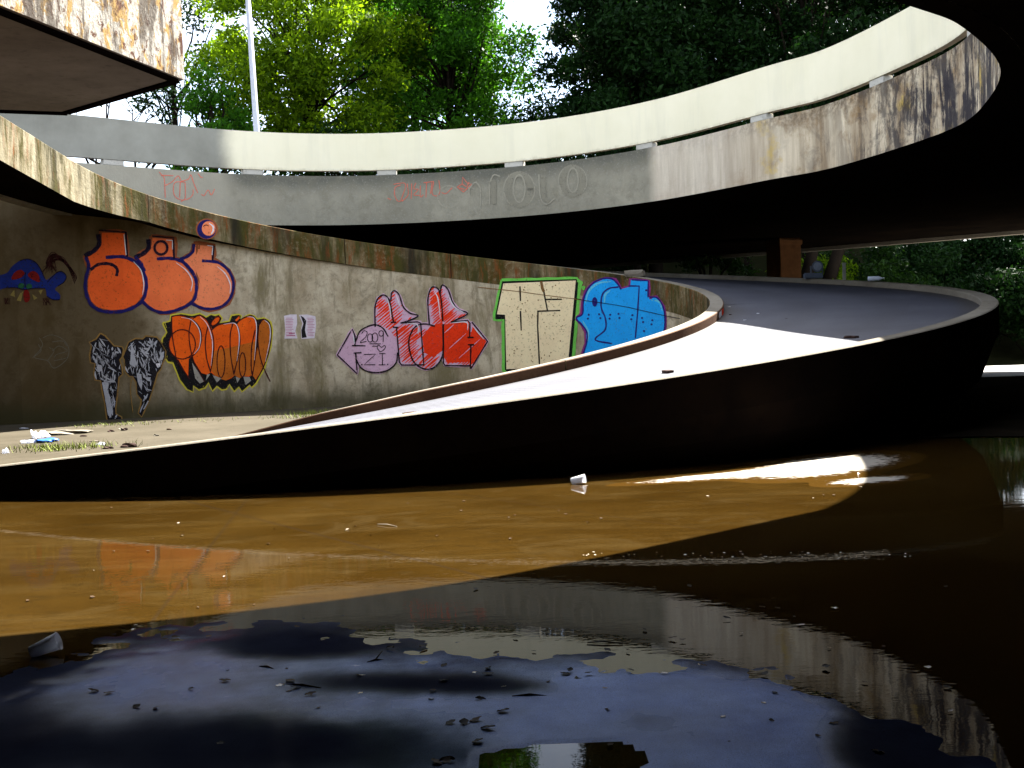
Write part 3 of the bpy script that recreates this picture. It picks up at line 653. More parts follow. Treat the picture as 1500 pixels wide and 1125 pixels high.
# tangled orange letters
g = Paint('graffiti_loop_letters', wall, wall_np, (235, 450), 8.65, 'tangled orange looping letters with black shadow and yellow edge')
outl = [(40,205),(128,182),(140,108),(260,88),(400,112),(500,88),(580,132),(640,98),(690,112),(740,98),(775,140),(748,203),(880,182),(905,112),(990,98),(1018,108),(1012,165),(1130,102),(1190,122),(1225,155),(1310,142),(1390,192),(1413,300),(1390,500),(1310,770),(1210,955),(1155,1010),(1130,980),(1035,1064),(995,1004),(935,1058),(875,970),(830,1034),(780,1040),(715,994),(660,1054),(610,950),(560,1015),(490,1040),(415,990),(412,1070),(340,1035),(250,915),(165,700),(100,688),(68,640),(78,560),(24,470),(34,400),(88,320)]
g.strokes([outl], 40, 'yellow', smooth=False, closed=True); g.fill(outl, 'black', False)
g.fill([(145,120),(260,106),(390,135),(500,106),(590,170),(640,245),(660,285),(740,225),(920,200),(975,215),(1010,165),(1130,112),(1190,142),(1215,220),(1218,560),(1195,780),(1165,860),(1120,880),(1040,875),(1000,905),(940,862),(900,900),(830,928),(780,892),(720,895),(640,825),(590,855),(520,835),(440,705),(400,625),(360,660),(350,880),(230,670),(190,640),(120,560),(107,470),(125,380),(155,335)], 'hot_orange', False)
g.fill([(660,560),(1215,430),(1195,780),(1165,860),(1040,875),(1000,905),(940,862),(830,928),(720,895),(650,810)], 'amber', False)
g.fill([(1255,225),(1310,152),(1378,205),(1402,320),(1378,530),(1305,765),(1250,600),(1240,400)], 'amber', False, False)
g.fill([(1235,500),(1300,770),(1215,925),(1170,870),(1200,700)], 'amber', False, False)
g.fill([(640,190),(700,120),(755,110),(760,150),(720,205),(660,245)], 'hot_orange', False, False); g.fill([(945,165),(1000,110),(1005,140),(965,180)], 'hot_orange', False, False)
g.fill([(400,700),(440,760),(560,935),(500,968),(440,900)], 'bare', False)
for p in ([(590,850),(630,850),(575,930)], [(660,860),(770,900),(715,955)], [(1050,880),(1130,885),(1150,930),(1080,985)], [(950,880),(1010,900),(975,960)]): g.fill(p, 'bare', False, False)
g.strokes([[(142,120),(150,350),(185,560),(215,680),(370,910)], [(142,118),(250,102),(390,152),(490,250),(520,380),(490,520),(400,622),(330,642)], [(387,170),(362,330),(380,520),(430,700),(560,945)], [(410,142),(500,102),(580,152),(650,300),(677,470),(657,700),(635,810)], [(602,240),(570,420),(585,640),(635,820)],
 [(655,282),(740,222),(900,197),(970,230),(1007,380),(990,600),(930,850)], [(920,202),(885,350),(890,600),(930,850)], [(975,190),(1060,132),(1160,107),(1217,190),(1217,400),(1195,680),(1165,862)], [(1200,290),(1157,500),(1150,750),(1165,870)], [(1250,220),(1310,152),(1382,202),(1405,330),(1375,560),(1300,770),(1210,935)], [(1240,250),(1240,480),(1290,720),(1390,940)]], 15, 'maroon')
g.strokes([ellipse(275,470,168,186), ellipse(768,690,50,200), ellipse(1040,730,40,152), ellipse(698,178,74,34,20,R(-45))], 14, 'maroon', closed=True)
g.strokes([[(265,130),(380,152),(470,240),(508,360),(490,510),(430,590)], [(500,117),(590,212),(650,380),(660,540),(640,740)], [(800,217),(940,204),(990,300),(998,450),(970,680)], [(1100,122),(1180,132),(1216,220),(1212,400),(1190,670)], [(1320,162),(1382,232),(1388,400),(1330,690)]], 10, 'white', taper=True)
g.done()

# arrow-ended piece fading from pink to red
g = Paint('graffiti_arrow_piece', wall, wall_np, (480, 400), 6.0, 'pink to red double arrow lettering dated 2009 with a small heart'); rnd = random.Random(7)
k1 = [(418,480),(415,310),(440,222),(490,190),(540,225),(558,230),(565,170),(595,157),(635,205),(670,300),(720,350),(795,375),(645,438),(760,425),(815,430),(828,600),(845,805),(650,808),(628,780),(612,600),(560,560),(520,545)]
uu = ellipse(862,645,148,200)
k2 = [(893,445),(880,240),(905,140),(940,122),(985,155),(1018,108),(1060,150),(1100,260),(1150,320),(1222,345),(1215,370),(1085,430),(1230,415),(1250,440),(1265,432),(1405,600),(1260,838),(1250,815),(1030,812),(1017,760),(1012,450),(940,465)]
la = [(85,720),(160,590),(212,490),(240,550),(300,640),(300,700),(262,760),(260,885)]
circ = ellipse(432,665,186,210)
g.strokes([k1, k2, uu, circ, la], 26, 'pink', smooth=False, closed=True)
for p in (la, circ, k1, uu, k2): g.fill(p, 'pink', False, False)
g.fill([(1022,450),(1240,425),(1250,560),(1275,470),(1395,600),(1290,790),(1240,780),(1050,790),(1022,740)], 'red', False)
g.fill([(830,560),(900,470),(1010,430),(1010,680),(930,740),(850,700)], 'red', False, False)
g.hatch(k1, 'red', R(-40), 20, 17, rnd, .9).hatch(uu, 'red', R(-40), 20, 17, rnd, .85).hatch(k2, 'red', R(-40), 18, 17, rnd, .95)
g.hatch([(1022,450),(1240,425),(1395,600),(1240,780),(1030,790)], 'pink', R(-42), 120, 6, rnd, .9)
g.fill(ellipse(432,665,180,204), 'pink', False)
g.strokes([[(240,640),(240,550),(215,490),(160,590),(85,720),(260,885),(246,703)], [(215,637),(330,640)], [(230,703),(295,700)], [(575,475),(620,478)], [(555,432),(600,432)], [(1230,565),(1280,565)], [(1235,630),(1285,630)], [(1258,630),(1255,838)], [(1268,432),(1405,600),(1260,838)], [(1250,815),(1032,812),(1017,790),(1017,450)], [(845,806),(650,808),(630,782),(605,475)], [(1085,430),(1230,415),(1250,440),(1248,560)], [(642,438),(790,428),(818,440),(828,600),(845,806)]], 12, 'black', smooth=False)
g.strokes([[(245,600),(290,505),(400,455),(480,480),(530,555)], [(250,760),(300,838),(400,874),(520,858),(600,790),(615,700)], [(418,470),(415,310),(440,225),(490,192),(535,225),(555,300),(578,430)], [(555,240),(562,175),(592,156),(632,200),(662,292),(720,350),(795,375),(720,415),(642,438)],
 [(940,465),(850,446),(770,472),(720,560),(715,650),(745,760),(800,820),(870,845),(940,825),(1000,750),(1015,650),(1012,450)], [(893,445),(880,240),(905,140),(940,122),(978,152),(1000,260),(1012,420)], [(987,170),(1000,116),(1020,108),(1060,150),(1100,260),(1150,320),(1220,345),(1212,372),(1085,430)]], 13, 'black')
g.strokes([[(520,215),(545,300),(555,400)], [(600,190),(640,300)], [(940,165),(970,230),(990,400)], [(1055,180),(1108,290),(1200,350)], [(700,442),(788,455),(795,540)], [(1095,438),(1220,432),(1230,500)], [(1280,470),(1370,580)], [(222,530),(235,620)]], 10, 'white', taper=True)
g.strokes([[(300,530),(320,506),(346,520),(335,560),(285,610),(340,600)], [(488,512),(488,605)], [(436,640),(441,668),(468,690),(505,660),(500,636),(472,652),(450,634),(436,640)]], 7, 'black')
g.strokes([ellipse(373,570,24,36), ellipse(415,566,26,40), ellipse(470,530,20,24)], 7, 'black', closed=True)
g.strokes([[(370,620),(465,622)], [(392,642),(432,642)], [(320,715),(422,712),(320,805),(416,805)], [(480,708),(482,805)], [(455,707),(506,707)], [(450,806),(506,806)]], 7, 'black', smooth=False); g.dots([(300,803),(527,803)], 7, 'black'); g.done()

# cream block letter, partly over the edge beam
g = Paint('graffiti_block_letter', wall, kerb_np, (700, 395), 6.817, 'cream block letter T with black shadow and lime green halo', 0.006); rnd = random.Random(3)
g.strokes([[(245,112),(985,92),(1010,128),(945,900),(300,1035),(262,1000),(258,500),(170,495),(172,445)]], 44, 'lime', smooth=False, closed=True)
g.fill([(242,116),(985,94),(1003,130),(935,900),(905,1010),(300,1030),(270,1000),(265,495),(175,495),(175,450)], 'black', False)
g.fill([(255,138),(978,108),(895,980),(285,993),(272,450),(190,445)], 'cream', False)
g.strokes([[(655,200),(695,410)], [(595,415),(820,408)], [(600,415),(597,560),(616,975)], [(670,298),(836,296)], [(420,170),(425,310)], [(425,415),(433,605)]], 15, 'black', smooth=False)
g.strokes([[(632,120),(645,190),(657,215)]], 26, 'rust', smooth=False); g.strokes([[(0,175),(240,200),(440,222),(640,252),(950,290),(1100,312)]], 7, 'rust', smooth=False)
for k in range(90): g.fill(ellipse(rnd.uniform(290,880), rnd.uniform(150,960), rnd.uniform(2.5,8), rnd.uniform(2.5,9), 6), 'rust', False, k == 0)
g.strokes([[(1000,110),(1035,130),(1020,160)], [(1040,180),(1060,175),(1050,195)]], 26, 'lime'); g.done()

# blue creature
g = Paint('graffiti_blue_blob', wall, kerb_np, (800, 350), 4.286, 'bright blue rounded creature with indigo outline and dotted eye', 0.006)
bl = [(190,500),(226,472),(230,400),(250,330),(300,278),(370,250),(432,258),(470,315),(528,300),(532,257),(640,266),(645,368),(692,366),(735,430),(746,490),(738,600),(690,700),(560,770),(400,780),(225,745),(252,655),(250,580),(225,530)]
g.strokes([bl], 26, 'magenta', smooth=False, closed=True); g.fill(bl, 'blue', False)
g.strokes([[(247,400),(270,325),(330,278),(405,268)], [(662,385),(710,395),(728,450)], [(262,640),(262,580),(230,515)], [(365,400),(372,350),(400,325)]], 13, 'aqua', taper=True)
g.strokes([[(225,745),(255,645),(250,572),(190,500),(228,470),(235,380),(270,302),(330,257),(400,247),(440,272),(470,315)], [(650,366),(700,372),(738,440),(745,545),(720,660)], [(452,302),(392,312),(352,352),(346,430),(372,500),(370,570),(308,632),(410,657)]], 10, 'indigo')
g.strokes([[(538,256),(640,262),(640,365)], [(520,295),(584,296),(575,450),(560,620)]], 9, 'indigo', smooth=False)
g.fill(ellipse(305,395,17,30), 'indigo', False); g.dots([(267,476),(262,500),(332,473),(340,497),(402,476),(398,500),(454,470),(460,496),(541,478),(534,504),(602,496),(608,522),(666,510),(661,536),(614,578),(628,322)], 7, 'indigo')
g.strokes([[(190,375),(250,388),(340,400),(420,412),(520,430),(640,458),(760,485),(840,500)]], 4, 'navy_dark', smooth=False); g.done()

# two stencilled headless figures
rnd = random.Random(5)
f1 = [(205,70),(250,95),(300,150),(350,205),(440,215),(450,245),(435,320),(410,350),(435,440),(440,510),(400,545),(395,620),(380,760),(365,880),(370,950),(430,985),(440,1070),(380,1080),(320,1060),(280,1000),(262,860),(235,720),(210,580),(150,570),(140,480),(150,390),(100,380),(92,300),(110,200),(85,165),(160,130)]
f2 = [(705,98),(820,110),(870,170),(915,250),(910,330),(880,390),(865,450),(825,500),(790,620),(760,720),(730,810),(690,890),(655,975),(625,940),(650,860),(660,790),(610,730),(600,600),(560,530),(525,530),(480,480),(470,350),(455,320),(480,260),(515,165),(590,125),(670,130)]
for nm, poly, lab in (('stencil_figure_coat', f1, 'black and grey stencil of a headless man in a bulky jacket'), ('stencil_figure_suit', f2, 'black and grey stencil of a headless man in a suit, hands in pockets')):
    g = Paint('stencil_figure', wall, wall_np, (120, 480), 7.5, lab)
    g.strokes([poly], 30, 'ochre', smooth=False, closed=True); g.fill(poly, 'ink', False)
    for tone, cnt, w0, w1 in (('grey', 60, 8, 22), ('ink', 50, 6, 14), ('grey', 45, 3, 8)):
        g.layer += 1; made = 0
        for _ in range(4000):
            if made >= cnt: break
            x, y = rnd.uniform(80, 930), rnd.uniform(70, 1070); an = R(rnd.choice((75, 100, 115, 60, 20))+rnd.uniform(-18, 18)); cv = rnd.uniform(-.5, .5); L = rnd.uniform(35, 120); pts_ = []
            for q in range(6):
                pts_.append((x, y)); x += math.cos(an)*L/5; y += math.sin(an)*L/5; an += cv/5
            if all(inside(q, poly) for q in pts_): g.stroke(pts_, rnd.uniform(w0, w1), tone, taper=True); made += 1
    if poly is f1:
        g.fill([(220,600),(290,600),(280,680),(310,760),(330,900),(320,990),(285,960),(255,780)], 'grey', False); g.fill([(160,430),(215,410),(220,470),(180,490)], 'grey', False, False); g.fill([(375,1020),(410,1020),(410,1060),(380,1065)], 'grey', False, False)
    else:
        g.fill([(600,500),(650,510),(665,600),(655,690),(615,600)], 'grey', False); g.fill([(690,545),(755,545),(750,590),(715,580)], 'grey', False, False); g.fill([(540,230),(560,240),(600,380),(585,440),(530,400)], 'grey', False, False); g.fill([(810,395),(860,390),(862,425),(830,440)], 'white', False, False); g.fill([(875,270),(905,260),(890,350),(840,370)], 'grey', False, False); g.fill([(670,900),(725,800),(735,810),(690,890)], 'grey', False, False)
        g.strokes([[(545,560),(535,700),(560,930)]], 9, 'ochre')
    g.done()

# blue face with red hair, paints darkened for the far end's shade; chalk sketch
g = Paint('graffiti_blue_face', wall, wall_np, (0, 360), 11.25, 'dim blue face with red eyes, crooked yellow teeth and dark red hair'); rnd = random.Random(2)
hair = []
for k in range(34):
    a = k/33; x0 = 690+rnd.uniform(0,260); hair.append([(x0, 470-rnd.uniform(0,120)), (760+a*160, 300-a*60), (850+a*220, 130+a*140+rnd.uniform(-20,20)), (1000+a*250+rnd.uniform(-30,30), 170+a*330), (1100+a*130, 300+a*330)])
for k in range(16): hair.append([(rnd.uniform(700,830), 860), (rnd.uniform(690,850), 980)]); hair.append([(rnd.uniform(60,170), 860), (rnd.uniform(80,160), 960)])
g.strokes(hair, 13, 'hair', taper=True)
g.fill([(-60,520),(110,450),(200,340),(330,245),(460,220),(580,270),(660,370),(720,480),(765,565),(830,520),(940,440),(1030,430),(1090,500),(1060,590),(960,660),(905,720),(985,800),(980,890),(880,890),(775,835),(740,705),(560,705),(400,725),(260,695),(100,695),(-60,720)], 'face_blue')
g.fill([(190,550),(240,440),(340,395),(405,455),(330,535)], 'blood').fill([(455,480),(540,415),(630,470),(655,595),(540,560)], 'blood')
g.fill(ellipse(350,660,55,45), 'green', False).fill(ellipse(480,670,50,45), 'green', False)
for p in ([(165,815),(235,725),(245,845)], [(275,900),(335,780),(385,745),(345,915)], [(530,795),(615,860),(560,895)], [(635,740),(705,725),(672,805)]): g.fill(p, 'tooth', False)
g.fill([(400,735),(470,745),(492,880),(430,935),(388,860)], 'blood')
g.strokes([[(100,690),(260,690),(400,722),(560,700),(740,700)], [(330,245),(460,218),(580,268),(660,370),(740,545)], [(780,600),(940,442),(1030,430),(1092,500),(1060,592),(960,662)], [(420,440),(410,560),(420,680)], [(775,835),(880,890),(985,885)]], 14, 'navy_dark'); g.done()
g = Paint('graffiti_chalk_sketch', wall, wall_np, (0, 370), 4.166, 'thin pale line sketch of a head on the dark wall')
g.strokes([[(240,520),(260,560),(240,600),(210,640),(290,660),(330,705),(400,660),(420,610),(410,560),(370,520),(310,502),(262,520)], [(320,545),(380,540),(410,570)], [(320,600),(360,570),(410,600),(350,620),(330,640)], [(330,660),(380,650),(415,640)], [(290,660),(330,600),(300,580)], [(200,640),(250,600),(235,560)]], 3.5, 'chalk'); g.done()

# tags and painted-over lettering on the upper fascia
def FP(name, o, k, lab): return Paint(name, fascia, ring_np[:140], o, k, lab, 0.006)
g = FP('faded_lettering', (560, 240), 4.412, 'large painted-over letters showing through the grey paint')
g.strokes([ellipse(885,165,100,112), ellipse(1230,110,92,98), ellipse(430,212,72,70)], 9, 'ghost_light', closed=True)
g.strokes([ellipse(885,165,72,98), ellipse(1230,110,66,86)], 40, 'ghost_dark', closed=True); g.strokes([ellipse(885,160,38,88), ellipse(1232,105,34,78)], 9, 'ghost_light', closed=True)
g.strokes([[(692,112),(692,262)], [(692,125),(720,72),(762,82)], [(1012,70),(1022,215),(1060,262),(1112,225)], [(560,150),(562,275)], [(560,165),(600,120),(632,160),(634,272)]], 9, 'ghost_light'); g.strokes([[(1040,80),(1045,210),(1075,240)], [(720,110),(722,255)]], 30, 'ghost_dark'); g.done()
g = FP('graffiti_tag', (560, 240), 4.412, 'thin red scrawled tag with a small pointing diamond')
g.strokes([[(35,222),(55,232)], [(118,138),(84,152),(80,200),(100,240),(132,236)], [(72,132),(150,130),(122,232)], [(162,130),(166,200),(128,242)], [(190,128),(186,225)], [(216,124),(204,160),(232,166),(204,200),(240,205)], [(246,140),(246,212),(266,200)], [(286,118),(282,216)], [(268,122),(332,114)], [(322,118),(312,192)], [(332,118),(322,190),(350,207),(372,180),(366,108)], [(384,186),(412,192),(452,154)]], 4.5, 'tag_red')
g.strokes([[(485,150),(525,182),(577,130),(550,125),(518,85),(516,130),(485,150)], [(516,130),(545,150),(560,120)], [(500,155),(530,165)]], 5, 'tag_red', smooth=False); g.done()
g = FP('graffiti_tag', (220, 240), 12.5, 'thin red scrawled tag on the left of the grey fascia')
g.strokes([[(165,150),(250,250),(265,340),(276,620)], [(200,210),(420,216)], [(270,400),(400,330),(510,220),(562,300)], [(640,335),(460,340),(425,480),(460,600),(570,660),(700,640),(780,560),(785,470)], [(550,340),(540,620)], [(640,340),(640,620),(565,690)], [(560,322),(700,280),(745,200),(800,360),(872,535)], [(880,180),(930,245),(962,246)], [(940,560),(990,580),(1060,480),(1120,570),(1180,460)]], 13, 'tag_red'); g.done()

# torn posters pasted on the wall
C['paper'] = plain('poster_paper', (0.62, 0.55, 0.60), 0.8, 0, 0.12, 9); C['print_pink'] = plain('poster_print', (0.45, 0.16, 0.25), 0.8)
for side, poly, lab in ((0, [(48,338),(75,332),(104,332),(106,372),(98,405),(107,437),(50,438),(54,400)], 'left half of a torn pale pink poster on the graffiti wall'), (1, [(114,334),(150,332),(186,340),(189,380),(182,436),(125,440),(122,400),(128,370)], 'right half of a torn pink poster with a dark patch on the graffiti wall')):
    g = Paint('poster', wall, wall_np, (400, 350), 3.0, None, 0.008); g.fill(poly, 'paper', False); rnd = random.Random(side)
    x0, x1 = (54, 92) if side == 0 else (150, 182)
    g.strokes([[(x0+rnd.uniform(0,3), y), (x1-rnd.uniform(0,10), y)] for y in range(348, 432, 7)], 2.2, 'print_pink', smooth=False)
    if side: g.fill([(120,336),(135,345),(146,360),(140,400),(148,432),(127,436),(124,400),(134,372)], 'black', False)
    else: g.strokes([[(60,425),(96,424)], [(70,415),(95,414)]], 5, 'print_pink', smooth=False)
    o = g.done(); o.parent = None; tag(o, lab, 'poster')

# ------------------------------------------------------------------ trees
LEAF = {
 'yellow': mat_leaf('leaf_yellow_green', (0.022, 0.066, 0.003), (0.22, 0.36, 0.008), 0.6),
 'green': mat_leaf('leaf_mid_green', (0.008, 0.040, 0.003), (0.055, 0.18, 0.008), 0.5),
 'dark': mat_leaf('leaf_dark_green', (0.002, 0.010, 0.002), (0.010, 0.034, 0.005), 0.25),
 'deep': mat_leaf('leaf_deep_green', (0.005, 0.018, 0.003), (0.018, 0.050, 0.006), 0.4)}
def leaves(name, centers, radii, n_each, size, m, parent, seed, flat=0.75, hollow=0.35):
    r_ = np.random.default_rng(seed); P = []; T = []
    for c, rad in zip(centers, radii):
        k = int(1.75*n_each*rad*rad); d = r_.normal(size=(k, 3)); d /= np.linalg.norm(d, axis=1)[:, None]
        q = rad*(hollow+(1-hollow)*r_.random(k)**0.6)*(1+0.35*r_.normal(size=k)*0.5); p = d*q[:, None]; p[:, 2] *= flat
        P.append(np.array(c)+p); T.append(np.clip(0.35+0.3*r_.random()+0.25*r_.normal(size=k), 0, 1))
    P = np.concatenate(P); T = np.concatenate(T); n = len(P)
    a = r_.normal(size=(n, 3)); a /= np.linalg.norm(a, axis=1)[:, None]; b = np.cross(a, r_.normal(size=(n, 3))); b /= np.linalg.norm(b, axis=1)[:, None]+1e-9
    s = 0.68*size*(0.5+1.0*r_.random(n))[:, None]; a *= s; b *= s*0.45
    V = np.stack([P-a, P+b-a*0.1, P+a, P-b-a*0.1], 1).reshape(-1, 3)
    me = bpy.data.meshes.new(name); me.vertices.add(4*n); me.vertices.foreach_set('co', V.ravel()); me.loops.add(4*n); me.loops.foreach_set('vertex_index', np.arange(4*n)); me.polygons.add(n)
    me.polygons.foreach_set('loop_start', np.arange(n)*4); me.polygons.foreach_set('loop_total', np.full(n, 4)); me.update()
    A = me.attributes.new('tone', 'FLOAT', 'POINT'); A.data.foreach_set('value', np.repeat(T, 4).astype(np.float32))
    return link(name, me, parent, m)
def tree(name, label, x, y, base, ctr, rad, kind, seed, n_blobs=46, n_each=330, size=0.2, blob=(0.8, 1.5), trunk=0.32, hollow=0.3, low=-0.9):
    r_ = random.Random(seed); root = empty(name, (x, y, base), label, 'tree', 'trees behind the viaduct')
    cs, rs = [], []; k = 0
    while len(cs) < n_blobs and k < 5000:
        k += 1; d = Vector((r_.uniform(-1, 1), r_.uniform(-1, 1), r_.uniform(low, 1)))
        if not 0.25 < d.length < 1: continue
        p = Vector((ctr[0]+d.x*rad[0], ctr[1]+d.y*rad[1], ctr[2]+d.z*rad[2])); b = r_.uniform(*blob)
        if any((p-q).length < 0.55*(b+s) for q, s in zip(cs, rs)) and r_.random() < 0.85: continue
        cs.append(p); rs.append(b)
    bm = bmesh.new(); fork = Vector((ctr[0]*0.4, ctr[1]*0.4, max(2.5, ctr[2]-rad[2]*0.75)))
    tp = [Vector((0, 0, -0.4)), Vector((r_.uniform(-.2, .2), 0, fork.z*0.5)), fork, Vector((ctr[0]*.8, ctr[1]*.8, ctr[2])), Vector((ctr[0], ctr[1], ctr[2]+rad[2]*0.6))]
    bm_tube(bm, tp, [trunk*1.25, trunk, trunk*0.8, trunk*0.45, trunk*0.12], 9)
    for p, b in zip(cs, rs):
        t = r_.uniform(0, 1); s0 = fork.lerp(tp[3], t*0.9) if p.z > fork.z+1 else tp[1].lerp(fork, 0.6+0.4*t)
        mid = s0.lerp(p, 0.5)+Vector((r_.uniform(-.5, .5), r_.uniform(-.5, .5), r_.uniform(-.2, .7)))
        th = trunk*r_.uniform(0.16, 0.34); bm_tube(bm, [s0, mid, p], [th, th*0.6, th*0.15], 5)
        for _ in range(3):
            e = p+Vector((r_.gauss(0, b*.6), r_.gauss(0, b*.6), r_.gauss(0, b*.4))); bm_tube(bm, [mid.lerp(p, r_.uniform(.3, .9)), e], [th*0.3, th*0.06], 4)
    from_bm('trunk', bm, root, M['bark'])
    leaves('crown', [tuple(c) for c in cs], rs, n_each, size, LEAF[kind], root, seed, 0.8, hollow)
    return root
tree('leafy_tree', 'bright yellow green feathery tree behind the lamp post', -9.8, 60, 5.0, (0, 0, 11.5), (5.4, 4.5, 6.6), 'yellow', 11, 74, 250, 0.19)
tree('leafy_tree', 'small fresh green tree at the left between block and lamp post', -13.7, 55, 5.0, (0, 0, 7.2), (1.9, 2.0, 3.0), 'green', 12, 22, 260, 0.17, (0.6, 1.0))
tree('leafy_tree', 'thin sparse dark tree against the sky beside the peeling block', -18.5, 66, 5.0, (0, 0, 13), (4.2, 3.0, 7.0), 'dark', 13, 30, 110, 0.18, (0.6, 1.1), 0.26)
tree('leafy_tree', 'mid green tree with visible forked limbs left of the sky gap', -2.8, 62, 5.0, (0, 0, 12.0), (4.3, 4.0, 6.6), 'green', 14, 70, 250, 0.19)
tree('leafy_tree', 'rounded green tree rising behind the fork between two trees', -6.2, 70, 5.0, (0, 0, 13.5), (4.8, 4.0, 7.0), 'green', 15, 36, 160, 0.2)
tree('leafy_tree', 'dense dark tree right of the sky gap', 7.6, 60, 5.0, (0, 0, 11.5), (5.0, 4.0, 8.6), 'dark', 16, 110, 330, 0.2)
tree('leafy_tree', 'low dark bluish tree in the gap above the parapet', 2.2, 66, 5.0, (0, 0, 7.4), (3.0, 2.5, 3.2), 'dark', 17, 26, 200, 0.18)
tree('leafy_tree', 'tall black green tree behind the rising cream parapet', 15.5, 60, 5.0, (0, 0, 12.0), (5.2, 4.0, 9.6), 'dark', 18, 90, 300, 0.2)
tree('leafy_tree', 'dark tree with small sky gaps next to the bend of the parapet', 23.5, 62, 5.0, (0, 0, 13.0), (5.0, 4.0, 9.5), 'dark', 19, 84, 280, 0.2)
tree('leafy_tree', 'dark tree farthest right, seen only under the deck', 32, 58, 3.0, (0, 0, 8.0), (5.5, 4.0, 7.5), 'dark', 20, 80, 280, 0.2)
for k, (x, kind, lab) in enumerate(((-5.5, 'green', 'tall green tree far back, left of the sky gap'), (9.5, 'dark', 'tall dark tree far back, right of the sky gap'), (18.5, 'dark', 'tall dark tree far back in the middle of the right group'), (28, 'dark', 'tall dark tree far back at the bend'))):
    tree('tall_tree', lab, x, 73+k % 2, 6.0, (0, 0, 17.0), (5.0, 4.0, 8.5), kind, 60+k, 74, 190, 0.22, (0.9, 1.7))
for k, (x, y, lab) in enumerate(((-8.5, 57.5, 'dark bushy understory tree seen through the parapet slit below the yellow green tree'), (-3.6, 58.5, 'dark bushy understory tree seen through the parapet slit left of the sky gap'), (1.2, 58.0, 'dark bushy understory tree at the foot of the sky gap'), (6.4, 57.0, 'dark bushy understory tree seen through the parapet slit right of the sky gap'), (12.0, 57.5, 'dark bushy understory tree below the tall black green tree'))):
    tree('understory_tree', lab, x, y, 4.2, (0, 0, 5.4), (3.1, 2.2, 2.5), 'deep' if k < 2 else 'dark', 90+k, 34, 210, 0.18, (0.7, 1.2), 0.18)
bt = empty('bare_tree', (-19.6, 58, 5.0), 'leafless dark tree top showing under the peeling block', 'tree')
bm = bmesh.new(); r_ = random.Random(31)
def twig(p, d, L, th, n):
    e = p + d*L; bm_tube(bm, [p, p.lerp(e, .5)+Vector((r_.uniform(-.1,.1), 0, r_.uniform(-.1,.1)))*L, e], [th, th*.8, th*.55], 5)
    if n: 
        for k in range(2+(n > 2)): twig(p.lerp(e, r_.uniform(.5, 1)), (d+Vector((r_.gauss(0, .55), r_.gauss(0, .4), r_.gauss(.05, .35)))).normalized(), L*.68, th*.6, n-1)
twig(Vector((0, 0, -0.3)), Vector((0.03, 0, 1)), 5.0, 0.2, 4); from_bm('trunk', bm, bt, M['bark'])

# shrubs below the deck, each its own plant
sh = [(9.2,53.2,3.6,1.8,'deep'),(13.6,52.6,1.2,2.1,'yellow'),(15.6,54.5,1.6,2.4,'deep'),(17.8,52.4,0.9,2.0,'deep'),(20.6,53.0,1.0,2.4,'dark'),(23.2,52.0,0.7,2.2,'dark'),(25.8,53.2,0.9,2.6,'dark'),(28.8,52.0,0.6,2.4,'dark'),(5.6,59.8,4.6,1.7,'deep'),(2.6,61.2,5.2,1.6,'dark'),(19.2,55.8,2.9,2.4,'dark'),(23.8,56.4,3.0,2.6,'dark')]
pos = ['behind the ramp kerb near the column', 'lit bright yellow green just right of the column', 'tall and sunlit right of the leaning trunks', 'beside the kerb bottle under the deck', 'dark, in the middle of the gap under the deck', 'dark, above the bend of the outer kerb', 'dark, right of the kerb bend', 'black green at the right picture edge under the deck', 'small, seen over the far kerb left of the column', 'small and dark, leftmost over the far kerb', 'dark, second row behind the gap under the deck', 'dark, second row at the right under the deck']
for k, ((x, y, z, r0, kind), ps) in enumerate(zip(sh, pos)):
    root = empty('shrub', (x, y, z), 'leafy shrub '+ps, 'shrub', 'undergrowth under the deck'); rr = random.Random(50+k)
    cs = [(rr.uniform(-1, 1)*r0*.8, rr.uniform(-.6, .6)*r0, r0*rr.uniform(.2, 1.6)) for _ in range(16)]
    bm = bmesh.new()
    for c_ in cs[:7]: bm_tube(bm, [(0, 0, -.5), (c_[0]*.4, c_[1]*.4, c_[2]*.5), c_], [.07, .05, .015], 5)
    from_bm('stem', bm, root, M['bark']); leaves('foliage', cs, [r0*rr.uniform(.3, .5) for _ in cs], 420, 0.15, LEAF[kind], root, 80+k)
for (p0, p1, lab) in (((1196,345),(1180,412),'leaning dark trunk beside the column'), ((1237,340),(1214,412),'thicker leaning dark trunk right of the floodlight')):
    a = at(*p1, 51.0); b = at(*p0, 51.6); d = (b-a).normalized(); lo = a - d*(a.z/d.z)*0.8
    root = empty('forest_tree', lo, lab, 'tree'); bm = bmesh.new(); bm_tube(bm, [(0, 0, -.3), a-lo, b-lo, b-lo+d*3.0], [.36, .30, .24, .2], 9); from_bm('trunk', bm, root, M['bark'])
    tip = b-lo+d*3.2; leaves('crown', [(tip.x+random.uniform(-2,2), tip.y+random.uniform(0,2.5), tip.z+random.uniform(0,2.5)) for _ in range(9)], [1.1]*9, 200, .18, LEAF['deep'], root, 200+int(p0[0]))

